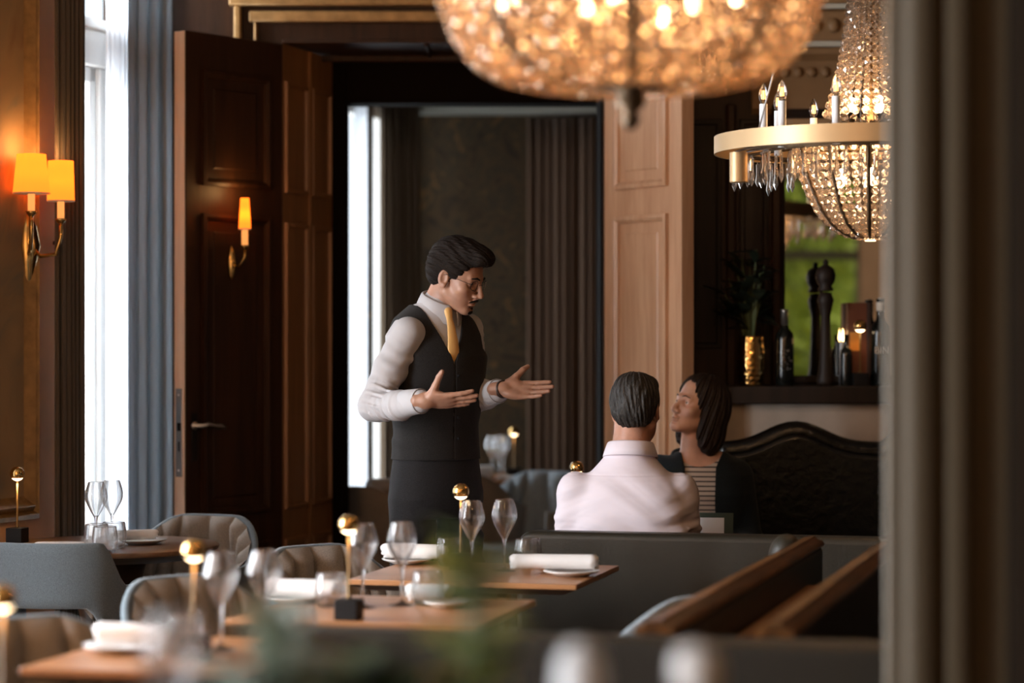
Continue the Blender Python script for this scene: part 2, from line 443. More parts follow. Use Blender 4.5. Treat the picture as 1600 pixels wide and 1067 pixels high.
M['garden_leaf'] = pbr('garden_leaf', (0.46, 0.52, 0.075), 0.6, var=0.7, vscale=1.3)
M['terracotta'] = pbr('terracotta', (0.04, 0.035, 0.03), 0.6)
M['box_brown'] = pbr('box_brown', (0.13, 0.035, 0.014), 0.5)
M['box_dark'] = pbr('box_dark', (0.03, 0.014, 0.010), 0.5)
M['orange_label'] = pbr('orange_label', (0.75, 0.30, 0.05), 0.5)
M['cream_label'] = pbr('cream_label', (0.92, 0.86, 0.74), 0.6)
M['page'] = pbr('page', (0.85, 0.86, 0.88), 0.7)
M['menu_green'] = pbr('menu_green', (0.035, 0.060, 0.040), 0.6)
# ================================================================== THE ROOM
YD = 9.9            # door wall, dining room face
HD = 2.675          # door opening height
CEIL = 3.5
OX0, OX1 = -0.94, 0.372      # opening in the door wall

struct(MB().bx(-6.2, 3.7, -1.4, 14.3, -0.1, 0.0).build('floor', M['floor']))
struct(MB().bx(-6.2, 3.7, -1.4, 14.3, CEIL, CEIL + 0.12).build('ceiling', M['ceiling']))

# window wall of the dining room, with three tall windows and an added unseen fourth for fill
win_s = [(0.08, 0.80), (1.75, 2.95), (3.55, 4.95), (7.95, 9.15)]
WZ0, WZ1 = 0.12, 3.20
mb = MB()
def wallbox(mb, s0, s1, z0, z1, o0=-0.22, o1=0.0):
    a, b, c, d = wallp(s0, o0), wallp(s1, o0), wallp(s1, o1), wallp(s0, o1)
    vs = [Vector((p.x, p.y, z)) for z in (z0, z1) for p in (a, b, c, d)]
    mb.add(vs, [(3, 2, 1, 0), (4, 5, 6, 7), (0, 1, 5, 4), (1, 2, 6, 5), (2, 3, 7, 6), (3, 0, 4, 7)])
edges = [-0.02] + [e for w in win_s for e in w] + [11.9]
for i in range(0, len(edges), 2):
    wallbox(mb, edges[i], edges[i + 1], 0, CEIL)
for s0, s1 in win_s:
    wallbox(mb, s0, s1, 0, WZ0); wallbox(mb, s0, s1, WZ1, CEIL)
struct(mb.build('wall_left', M['peach_plaster']))

for k, (s0, s1) in enumerate(win_s):
    w = bpy.data.objects.new('window_%d' % (k + 1), None); COL.objects.link(w); struct(w)
    mb = MB()
    wallbox(mb, s0, s0 + 0.07, WZ0, WZ1, -0.16, -0.06); wallbox(mb, s1 - 0.07, s1, WZ0, WZ1, -0.16, -0.06)
    wallbox(mb, s0, s1, WZ0, WZ0 + 0.12, -0.16, -0.06); wallbox(mb, s0, s1, WZ1 - 0.07, WZ1, -0.16, -0.06)
    wallbox(mb, s0, s1, 2.52, 2.66, -0.17, -0.03)                       # transom
    wallbox(mb, s0, s1, 2.66, 2.70, -0.18, -0.01)
    mid = (s0 + s1) / 2
    wallbox(mb, mid - 0.045, mid + 0.045, WZ0, 2.52, -0.16, -0.05)
    for a, b in ((s0 + 0.07, mid - 0.045), (mid + 0.045, s1 - 0.07)):
        for sa in (a, b - 0.045): wallbox(mb, sa, sa + 0.045, WZ0 + 0.12, 2.52, -0.14, -0.07)
        wallbox(mb, a, b, WZ0 + 0.12, WZ0 + 0.2, -0.14, -0.07); wallbox(mb, a, b, 2.46, 2.52, -0.14, -0.07)
    struct(mb.build('window_frame', M['white_paint'], w, bevel=0.006))
    mb = MB(); wallbox(mb, s0 + 0.05, s1 - 0.05, WZ0 + 0.1, WZ1 - 0.05, -0.112, -0.108)
    struct(mb.build('window_pane', M['pane'], w))
    mb = MB(); wallbox(mb, s0 - 0.03, s1 + 0.03, WZ0 - 0.04, WZ0, -0.22, 0.03)
    struct(mb.build('window_sill', M['white_paint'], w))

# framed wall panel with a faded painted ornament (left edge of the picture)
wl = struct(bpy.data.objects.new('trim_1', None)); COL.objects.link(wl)
LM = Matrix(((-WD.x, -WN.x, 0, WK.x), (-WD.y, -WN.y, 0, WK.y), (0, 0, 1, 0), (0, 0, 0, 1)))   # local x = s, -y = into the room
sp = wall_s(62, 0.02)
mb = MB(); mb.panel(sp, sp + 0.80, 0.80, 3.25, [(0, 0), (0, 0.018), (0.018, 0.03), (0.03, 0.012), (0.05, 0.034), (0.075, 0.010), (0.085, 0.004)], 0, True).xf(LM)
struct(mb.build('gilt_moulding', M['gilt_wood'], wl, angle=30))
mb = MB(); mb.panel(sp + 0.07, sp + 0.73, 0.87, 3.18, [(0, 0.004), (0.01, 0.004)], 0).xf(LM)
struct(mb.build('painted_field', M['mural'], wl))
mb = MB(); wallbox(mb, 0.95, 1.70, 0, 0.18, 0.0, 0.025); wallbox(mb, 3.0, 3.5, 0, 0.18, 0.0, 0.025)
struct(mb.build('baseboard_left', M['peach_plaster'], bevel=0.008))

# door wall, with the deep panelled passage
XL = -1.62
mb = MB()
mb.bx(XL, OX0, YD, 10.6, 0, CEIL); mb.bx(OX1, 3.7, YD, 10.6, 0, CEIL); mb.bx(OX0, OX1, YD, 10.6, HD, CEIL)
struct(mb.build('wall_back', M['dark_wood']))
# far side of the passage is a little narrower and lower
mb = MB()
mb.bx(-0.782, -0.715, 10.44, 10.60, 0, HD); mb.bx(0.392 - 0.02, OX1 + 0.03, 10.48, 10.60, 0, HD); mb.bx(-0.715, OX1, 10.42, 10.60, 2.478, HD)
struct(mb.build('trim_2', M['jamb_black'], bevel=0.004))
struct(MB().bx(OX1 - 0.008, OX1 - 0.0005, YD + 0.02, 10.42, 0, HD - 0.004).build('shade_board', M['jamb_black']))  # added black board, darkens the reveal where grazing light showed
# panels on the left reveal of the passage
RE = Vector((0.292, 0.956, 0)); RN_ = Vector((0.956, -0.292, 0)); RO = Vector((OX0, YD + 0.004, 0))
RM = Matrix(((RE.x, -RN_.x, 0, RO.x), (RE.y, -RN_.y, 0, RO.y), (0, 0, 1, 0), (0, 0, 0, 1)))
def rev(mb, y0, y1, z0, z1, x):
    q = MB(); q.panel(y0, y1, z0, z1, [(0, 0), (0.004, 0.012), (0.018, 0.014), (0.022, 0.0), (0.04, 0.004)], 0)
    q.xf(RM); mb.add(q.v, q.f)
struct(MB().bx(0, 0.565, 0, 0.02, 0, HD - 0.004).xf(RM).build('wall_passage', M['panel_wood']))
mb = MB()
for z0, z1 in ((0.16, 0.64), (0.76, 1.94), (2.06, 2.52)):
    rev(mb, 0.02, 0.265, z0, z1, OX0); rev(mb, 0.315, 0.535, z0, z1, OX0)
struct(mb.build('trim_3', M['panel_wood'], angle=30))
mb = MB(); mb.bx(0.278, 0.302, -0.012, 0.0, 0, HD - 0.006).xf(RM)
struct(mb.build('trim_4', M['panel_wood'], bevel=0.003))
# casing around the opening
mb = MB()
for (o, w, h, t) in ((0.165, 0.05, 0.05, 'g'), (0.10, 0.035, 0.035, 'g')):
    mb.bx(OX0 - o - w, OX1 + o + w, YD - h, YD, HD + o - 0.02, HD + o + 0.025)
    mb.bx(OX0 - o - w + 0.02, OX0 - o, YD - h, YD, 0, HD + o - 0.02)
    mb.bx(OX1 + o, OX1 + o + w - 0.02, YD - h, YD, 0, HD + o - 0.02)
struct(mb.build('trim_5', M['gilt_wood'], bevel=0.008))
mb = MB(); mb.bx(OX0, OX1, YD - 0.012, YD + 0.01, HD - 0.004, HD + 0.012); mb.bx(OX0, OX1, YD + 0.42, YD + 0.45, HD - 0.03, HD - 0.002)
mb.bx(-0.36, -0.345, YD + 0.01, YD + 0.42, HD - 0.014, HD - 0.001)
struct(mb.build('trim_6', M['dark_wood'], bevel=0.003))

# panelled wall to the right of the passage, with pilasters
mb = MB()
for x0, x1 in ((0.62, 0.86), (0.93, 1.05)):
    for z0, z1 in ((1.42, 2.36), (0.3, 1.2)):
        mb.panel(x0, x1, z0, z1, [(0, 0.0), (0.004, 0.014), (0.02, 0.016), (0.025, 0.002), (0.05, 0.006)], YD)
struct(mb.build('trim_7', M['black_wood'], angle=30))
mb = MB()
for x0, x1 in ((0.875, 0.915), (1.06, 1.10)):
    mb.bx(x0, x1, YD - 0.04, YD, 0, 2.42)
mb.bx(2.30, 2.42, YD - 0.04, YD, 0, 2.42)
struct(mb.build('trim_8', M['dark_wood'], bevel=0.01))
# cornice with egg mouldings
mb = MB(); prof = [(0.0, 2.38), (0.03, 2.40), (0.035, 2.47), (0.06, 2.50), (0.07, 2.59), (0.10, 2.615), (0.10, 2.64), (0.14, 2.66), (0.15, 2.78), (0.20, 2.80), (0.21, 2.93), (0.26, 2.95), (0.28, 3.1), (0.38, 3.2), (0.40, 3.5), (0.0, 3.5)]
mb.add([Vector((x, YD - y, z)) for x in (0.98, 3.6) for y, z in prof], [(i, i + 1, len(prof) + i + 1, len(prof) + i) for i in range(len(prof) - 1)] + [tuple(range(len(prof)))])
for z, y, r in ((2.545, 0.068, 0.020), (2.725, 0.148, 0.027), (2.87, 0.208, 0.032)):
    x = 1.0
    while x < 2.4:
        mb.ball((x, YD - y, z), (r, r * 0.7, r * 1.15), 10, 6); x += r * 2.75
struct(mb.build('trim_9', M['cornice'], angle=40))
mb = MB(); mb.bx(0.98, 3.6, YD - 0.155, YD - 0.12, 2.64, 2.662); mb.bx(0.98, 3.6, YD - 0.215, YD - 0.18, 2.785, 2.805)
struct(mb.build('trim_10', M['pale_band'], bevel=0.005))

# remaining walls of the dining room
mb = MB(); mb.bx(3.6, 3.72, -1.2, YD, 0, CEIL)
struct(mb.build('wall_right', M['dark_wood']))
mb = MB(); gx0, gx1, gz0, gz1 = 2.30, 3.02, 0.95, 2.88
mb.bx(-6.2, gx0, -1.32, -1.2, 0, CEIL); mb.bx(gx1, 3.72, -1.32, -1.2, 0, CEIL); mb.bx(gx0, gx1, -1.32, -1.2, 0, gz0); mb.bx(gx0, gx1, -1.32, -1.2, gz1, CEIL)
struct(mb.build('wall_front', M['peach_plaster']))
w = struct(bpy.data.objects.new('window_5', None)); COL.objects.link(w)
mb = MB()
mb.bx(gx0, gx0 + 0.03, -1.3, -1.22, gz0, gz1); mb.bx(gx1 - 0.03, gx1, -1.3, -1.22, gz0, gz1); mb.bx(gx0, gx1, -1.3, -1.22, gz0, gz0 + 0.05); mb.bx(gx0, gx1, -1.3, -1.22, gz1 - 0.05, gz1)
mb.bx(gx0, gx1, -1.3, -1.22, 2.16, 2.24)
struct(mb.build('window_frame', M['taupe_paint'], w, bevel=0.004))
struct(MB().bx(gx0, gx1, -1.262, -1.258, gz0, gz1).build('window_pane', M['pane'], w))
# garden seen in the mirror through that window
rnd = random.Random(5); mb = MB()
mb.bx(0.4, 5.6, -4.5, -4.3, 0, 4.2)
for i in range(6500):
    p = Vector((rnd.uniform(0.6, 5.4), -3.4 - rnd.random() * 0.9 + 0.25 * sin(i), rnd.uniform(0.0, 3.9)))
    a = Euler((rnd.uniform(0, 6), rnd.uniform(0, 6), rnd.uniform(0, 6))).to_matrix(); s = rnd.uniform(0.05, 0.10)
    mb.add([p + a @ Vector(q) * s for q in ((0, -1, 0), (0.55, 0, 0.12), (0, 1, 0), (-0.55, 0, 0.12))], [(0, 1, 2, 3)])
tag(mb.build('garden_hedge', M['garden_leaf'], recalc=False), 'bright green garden hedge showing in the mirror over the mantel', 'hedge', None, 'stuff')
struct(MB().bx(-8, 8, -9, -1.4, -0.3, -0.02).build('ground', M['garden_leaf']))

# far room beyond the passage
FS = Vector((0.3387, 0.9409, 0)); FN = Vector((0.9409, -0.3387, 0)); FK = Vector((-0.60, 13.6, 0))
def farp(s, off=0.0, z=0.0):
    p = FK - FS * s + FN * off; return Vector((p.x, p.y, z))
def farbox(mb, s0, s1, z0, z1, o0=-0.15, o1=0.0):
    q = [farp(s0, o0), farp(s1, o0), farp(s1, o1), farp(s0, o1)]
    mb.add([Vector((p.x, p.y, z)) for z in (z0, z1) for p in q], [(3, 2, 1, 0), (4, 5, 6, 7), (0, 1, 5, 4), (1, 2, 6, 5), (2, 3, 7, 6), (3, 0, 4, 7)])
fw0, fw1 = 0.18, 1.55
mb = MB(); farbox(mb, -0.1, fw0, 0, CEIL); farbox(mb, fw1, 3.15, 0, CEIL); farbox(mb, fw0, fw1, 0, 0.15); farbox(mb, fw0, fw1, 2.76, CEIL)
struct(mb.build('wall_far_left', M['wallpaper']))
struct(MB().bx(-0.75, 3.7, 13.6, 13.75, 0, CEIL).build('wall_far_back', M['wallpaper']))
struct(MB().bx(2.6, 2.72, 10.6, 13.6, 0, CEIL).build('wall_far_right', M['wallpaper']))
mb = MB(); mb.bx(-0.75, 2.6, 13.42, 13.6, 2.72, 2.80); mb.bx(-0.75, 2.6, 13.36, 13.6, 2.80, 2.86)
struct(mb.build('trim_11', M['pale_band'], bevel=0.01))
struct(MB().bx(XA(574, 12.9), XA(583, 12.9), 12.88, 12.93, 0, 2.76).build('trim_14', M['wallpaper']))
w = struct(bpy.data.objects.new('window_6', None)); COL.objects.link(w); mb = MB()
farbox(mb, fw0, fw0 + 0.06, 0.15, 2.76, -0.12, -0.05); farbox(mb, fw1 - 0.06, fw1, 0.15, 2.76, -0.12, -0.05)
farbox(mb, 0.80, 0.90, 0.15, 2.76, -0.12, -0.05); farbox(mb, fw0, fw1, 0.15, 0.27, -0.12, -0.05); farbox(mb, fw0, fw1, 2.68, 2.76, -0.12, -0.05)
struct(mb.build('window_frame', M['white_paint'], w, bevel=0.005))
mb = MB(); farbox(mb, fw0 + 0.05, fw1 - 0.05, 0.2, 2.7, -0.087, -0.083); struct(mb.build('window_pane', M['pane'], w))
area('daylight', farp(0.86, -0.35, 1.5), FN, 1.5, 2.5, 65, DAY)

# ------------------------------------------------------------------ near door casing at the right edge of the picture
cas = [(0.650, 4.215), (0.654, 4.202), (0.676, 4.198), (0.686, 4.182), (0.708, 4.174), (0.726, 4.180), (0.732, 4.200), (0.742, 4.204), (0.752, 4.194), (0.758, 4.173), (0.778, 4.167), (0.792, 4.175), (0.800, 4.191), (0.814, 4.193), (0.860, 4.194), (0.864, 4.203), (0.864, 4.250), (0.674, 4.250), (0.666, 4.222)]
struct(MB().prism(cas, 0, CEIL).build('trim_12', M['taupe_paint'], angle=50))
struct(MB().bx(0.865, 1.20, 4.17, 4.30, 0, CEIL).build('trim_13', M['dark_paint']))
struct(MB().bx(-3.72, -1.36, 4.18, 4.30, 0, CEIL).build('wall_light_block', M['peach_plaster']))  # unseen wall added to keep window light off the near casing
struct(MB().bx(1.20, 1.50, 4.18, 4.30, 0, CEIL).build('wall_near_right', M['dark_paint']))

# ------------------------------------------------------------------ the two open door leaves
pan = [(0, 0), (0.0, 0.016), (0.014, 0.020), (0.026, 0.012), (0.030, -0.006), (0.058, -0.006), (0.075, 0.004), (0.085, 0.004)]
PANZ = ((0.16, 0.64), (0.76, 1.955), (2.065, 2.52))
def leaf(name, hinge, tip, mat, side):
    h, t = Vector((*hinge, 0)), Vector((*tip, 0)); d = (t - h); w = d.length; d.normalize()
    # local x runs from left to right as seen, local -y faces the camera
    o = struct(bpy.data.objects.new(name, None)); COL.objects.link(o)
    if side == 'L':
        o.location = t; ex = -d
    else:
        o.location = h; ex = d
    o.rotation_euler = (0, 0, math.atan2(ex.y, ex.x))
    th = 0.062
    mb = MB(); mb.bx(0, w, 0.0, th, 0.012, HD - 0.008)
    struct(mb.build('door_leaf', mat, o, bevel=0.003))
    for z0, z1 in PANZ:
        mb = MB(); mb.panel(0.085, w - 0.085, z0, z1, pan, 0)
        struct(mb.build('door_panel', mat, o, angle=30))
        mb = MB(); mb.panel(0.085, w - 0.085, z0, z1, pan, 0).xf(Matrix(((-1, 0, 0, w), (0, -1, 0, th), (0, 0, 1, 0), (0, 0, 0, 1))))
        struct(mb.build('door_panel', mat, o, angle=30))
    return o, w, th
d1, w1, th1 = leaf('door_1', (OX0 - 0.0, YD - 0.0), (-1.275, 9.45), M['dark_wood'], 'L')  # shaded leaf: its shade is put into the darker wood colour
d2, w2, th2 = leaf('door_2', (OX1 + 0.005, YD - 0.005), (0.662, 9.45), M['lit_door_wood'], 'R')  # lit leaf: the window light on it is put into the paler wood
# edge of the left leaf, daylight on it painted in as paler wood; its lock plate
struct(MB().bx(-0.004, 0.0, 0.004, th1 - 0.004, 0.012, HD - 0.01).build('door_edge', M['lit_edge'], d1))
o = struct(MB().bx(-0.0075, -0.004, 0.016, 0.048, 0.92, 1.265).build('lock_plate', M['steel'], d1, bevel=0.001))
struct(MB().bx(-0.011, -0.0076, 0.020, 0.036, 1.10, 1.132).build('latch_bolt', M['black_metal'], o))
struct(MB().bx(-0.0095, -0.0076, 0.026, 0.032, 1.02, 1.058).build('dead_bolt', M['black_metal'], o))
for z in (0.945, 1.24):
    struct(MB().ball((-0.0075, 0.032, z), 0.005, 8, 6).build('screw', M['porcelain'], o))
hx = 0.046
mb = MB(); mb.lathe([(0.0, 0), (0.017, 0.0), (0.017, 0.006), (0.009, 0.01), (0.009, 0.05), (0.0, 0.05)], 14, (hx, 0, 1.12), Matrix.Rotation(PI / 2, 3, 'X'))
mb.tube([(hx, -0.046, 1.12), (hx + 0.03, -0.05, 1.125), (hx + 0.07, -0.05, 1.118), (hx + 0.105, -0.048, 1.116), (hx + 0.125, -0.046, 1.108)], [0.008, 0.009, 0.008, 0.010, 0.006], 10)
struct(mb.build('door_handle', M['steel'], d1, smooth=True))
struct(MB().bx(hx - 0.016, hx + 0.016, -0.004, 0.0, 0.98, 1.17).build('handle_plate', M['black_metal'], d1, bevel=0.002))

# ------------------------------------------------------------------ curtains
def curtain(name, label, mat, a, b, z0, z1, folds, amp, th=0.004, seed=0, group=None, gather=0.0, top=None):
    a, b = Vector(a), Vector(b); d = b - a; L = d.length; d.normalize(); n = Vector((d.y, -d.x, 0)); rn = random.Random(seed)
    ph = [rn.uniform(0, 6.28) for _ in range(6)]
    def fn(u, v):
        x = u * L; f = u * folds * 2 * PI
        w = amp * (sin(f + 0.5 * sin(f * 0.37 + ph[0])) * (0.75 + 0.25 * sin(f * 0.21 + ph[1])) + 0.25 * sin(2.3 * f + ph[2]))
        w *= 0.6 + 0.4 * (1 - v) + 0.15 * sin(3 * v + ph[3])
        x2 = x + 0.25 * amp * sin(f * 2 + ph[4]) + gather * (v - 0.5) * (u - 0.5)
        p = a + d * x2 + n * w
        return Vector((p.x, p.y, z0 + (z1 - z0) * v))
    mb = MB(); mb.grid(fn, max(24, int(folds * 14)), 14)
    o = mb.build(name, mat, smooth=True, solid=th, recalc=False)
    return tag(o, label, 'curtain', group)
def wc(px, off): return wallp(wall_s(px, off), off)
curtain('curtain', 'dark brown curtain left of the tall bright window', M['dark_curtain'], wc(86, 0.10), wc(131, 0.10), 0.02, 3.3, 6, 0.018, seed=1)
curtain('sheer_curtain', 'thin white sheer curtain over the right half of the bright window', M['sheer'], wc(166, 0.06), wc(203, 0.06), 0.02, 3.3, 5, 0.014, 0.002, seed=2)
curtain('drape', 'heavy blue grey drape between the bright window and the open dark door', M['blue_drape'], wc(199, 0.10), wc(262, 0.17), 0.02, 3.3, 3.4, 0.034, seed=3)
def fc(px, d): return Vector((XA(px, d), d, 0))
curtain('sheer_curtain', 'narrow white sheer curtain hanging in the far room window', M['sheer'], fc(555, 12.75), fc(583, 13.0), 0.02, 2.74, 4, 0.014, 0.002, seed=5)
curtain('curtain', 'taupe curtain beside the far room window behind the waiter', M['taupe_curtain'], fc(594, 13.22), fc(655, 13.42), 0.02, 2.78, 6, 0.03, seed=6)
curtain('curtain', 'wide dark brown curtain on the far room wall left of the lit door leaf', M['brown_curtain'], fc(826, 13.5), fc(962, 13.40), 0.02, 2.70, 10, 0.032, seed=7)

# ------------------------------------------------------------------ wall lamps
def sconce_arm(root, x, y, z, w0, w1, h, lit=True):
    sh = MB().lathe([(w0, 0), (w1, h)], 28, (x, y, z)).build('lamp_shade', M['shade'], root, smooth=True, solid=0.002)
    sh.data.polygons[-1].use_smooth = False
    bm = bmesh.new(); bm.from_mesh(sh.data)
    bmesh.ops.delete(bm, geom=[f for f in bm.faces if len(f.verts) > 4], context='FACES'); bm.to_mesh(sh.data); bm.free()
    MB().lathe([(w0 + 0.001, 0), (w0 + 0.002, 0.004)], 28, (x, y, z)).build('shade_rim', M['cream_label'], sh, smooth=True)
    MB().lathe([(0.013, -0.065), (0.013, 0.02)], 14, (x, y, z)).build('candle_sleeve', M['sleeve_glow'], root, smooth=True)
    MB().ball((x, y, z + h * 0.45), (0.018, 0.018, 0.03), 10, 8).build('bulb', M['sconce_bulb'], root, smooth=True)
    MB().lathe([(0.0, -0.085), (0.010, -0.08), (0.018, -0.07), (0.022, -0.062), (0.0, -0.060)], 14, (x, y, z)).build('candle_cup', M['brass'], root, smooth=True)
    l = bpy.data.lights.new('sconce_bulb', 'POINT'); l.energy = 1.0; l.color = (1.0, 0.50, 0.17); l.shadow_soft_size = 0.03
    lo = bpy.data.objects.new('sconce_bulb', l); COL.objects.link(lo); lo.parent = root; lo.location = (x, y, z + h + 0.03)
sroot_s = wall_s(50, 0.02)
t = thing('wall_sconce', 'gilt two-armed wall lamp with glowing orange shades on the left wall', 'wall lamp', wallp(sroot_s, 0.0, 0.0))
b0 = wallp(sroot_s)
p1 = PX(49, 303, 8.72) - b0; p2 = PX(95, 315, 8.80) - b0
sconce_arm(t, p1.x, p1.y, p1.z, 0.066, 0.051, 0.143); sconce_arm(t, p2.x, p2.y, p2.z, 0.049, 0.045, 0.148)
q = Vector((0, 0, 1.80))
mb = MB(); mb.lathe([(0, -0.18), (0.02, -0.14), (0.035, -0.06), (0.05, 0.0), (0.035, 0.07), (0.02, 0.13), (0, 0.16)], 16, q)
mb.build('back_plate', M['brass'], t, smooth=True)
for p in (p1, p2):
    e = Vector((p.x, p.y, p.z - 0.08))
    mb = MB(); mb.tube([q + Vector((0.02, -0.02, 0)), q + (e - q) * 0.4 + Vector((0, 0, -0.07)), q + (e - q) * 0.85 + Vector((0, 0, -0.10)), e + Vector((0, 0, -0.05)), e], 0.008, 8)
    mb.build('arm', M['brass'], t, smooth=True)
# curtain tie hook
o = MB().tube([wallp(wall_s(84, 0.0), 0.0, ZA(379, 9.0)), wallp(wall_s(84, 0.0), 0.05, ZA(381, 9.0)), wallp(wall_s(84, 0.0), 0.06, ZA(376, 9.0))], 0.008, 8).build('curtain_hook', M['black_metal'], smooth=True)
tag(o, 'small dark curtain hook on the wall under the two-armed lamp', 'hook')
# narrow sconce added on the dark door leaf in place of a lamp's reflection
ex = Vector((cos(d1.rotation_euler.z), sin(d1.rotation_euler.z), 0)); ny = Vector((sin(d1.rotation_euler.z), -cos(d1.rotation_euler.z), 0))
t = thing('wall_sconce', 'narrow orange-shaded lamp on the dark door leaf, standing in for a reflection', 'wall lamp')
c = PX(362, 357, 9.50); base = d1.location + ex * 0.245
t.location = (base.x, base.y, 0)
ofs = ny * 0.085
sconce_arm(t, ofs.x, ofs.y, c.z, 0.024, 0.016, 0.125)
q = ny * 0.012 + Vector((0, 0, c.z - 0.13))
mb = MB(); mb.lathe([(0, -0.07), (0.012, -0.05), (0.020, 0.0), (0.012, 0.05), (0, 0.07)], 14, q); mb.build('back_plate', M['brass'], t, smooth=True)
mb = MB(); mb.tube([q, q + ny * 0.04 + Vector((0, 0, -0.02)), ofs + Vector((0, 0, c.z - 0.11)), ofs + Vector((0, 0, c.z - 0.08))], 0.006, 8); mb.build('arm', M['brass'], t, smooth=True)
# ================================================================== FURNITURE
RZ = R(-14.0)
FX = Vector((cos(RZ), sin(RZ), 0)); FY = Vector((-sin(RZ), cos(RZ), 0))
TZ = 0.75
def dining_table(label, c, w, d, group='square-cornered wooden dining tables'):
    t = thing('dining_table', label, 'table', (c[0], c[1], 0), RZ, group)
    MB().bx(-w / 2, w / 2, -d / 2, d / 2, TZ - 0.016, TZ).build('table_top', M['table_wood'], t, bevel=0.002)
    mb = MB(); a, b = w / 2, d / 2; e = 0.05
    vs = [(-a, -b, TZ - 0.016), (a, -b, TZ - 0.016), (a, b, TZ - 0.016), (-a, b, TZ - 0.016), (-a + e, -b + e, TZ - 0.036), (a - e, -b + e, TZ - 0.036), (a - e, b - e, TZ - 0.036), (-a + e, b - e, TZ - 0.036)]
    mb.add(vs, [(4, 5, 6, 7)] + [(i, (i + 1) % 4, 4 + (i + 1) % 4, 4 + i) for i in range(4)])
    mb.build('table_edge', M['edge_wood'], t)
    MB().lathe([(0.03, 0.02), (0.03, TZ - 0.036)], 16).build('pedestal', M['black_metal'], t, smooth=False, angle=40)
    MB().lathe([(0, 0), (0.20, 0), (0.20, 0.012), (0.05, 0.022), (0, 0.022)], 28).build('base', M['black_metal'], t, angle=40)
    return t
dining_table('wooden dining table at lower left corner of the picture, nearest', (-0.73, 5.43), 0.52, 0.62)
dining_table('middle wooden dining table with black-based lamp at its front edge', (-0.33, 6.33), 0.66, 0.62)
dining_table('wooden dining table in front of the green banquette with the seated man', (-0.075, 7.34), 0.69, 0.62)
dining_table('wooden dining table between the man and the woman', (0.45, 8.66), 0.62, 0.36)
dining_table('far room dining table with white napkin right of the waiter', (0.02, 12.45), 0.80, 0.60, None)
dining_table('far room dining table by the window left of the waiter', (-0.72, 11.15), 0.62, 0.55, None)
dining_table('wooden side table under the lamp at the left picture edge', (-1.02, 4.32), 0.40, 0.40, None)

RC = Vector((-1.40, 8.36, 0)); RR = 0.385
t = thing('round_table', 'round dark wooden table by the bright window', 'table', RC)
MB().lathe([(0, TZ - 0.018), (RR - 0.005, TZ - 0.018), (RR, TZ - 0.012), (RR, TZ - 0.003), (RR - 0.004, TZ), (0, TZ)], 56).build('table_top', M['round_wood'], t, angle=40)
MB().lathe([(0, TZ - 0.045), (RR - 0.07, TZ - 0.045), (RR - 0.004, TZ - 0.018), (0, TZ - 0.018)], 56).build('table_edge', M['edge_wood'], t, angle=40)
MB().lathe([(0.16, 0.01), (0.10, 0.2), (0.08, 0.45), (0.14, TZ - 0.045)], 28).build('pedestal', M['edge_wood'], t, smooth=True)

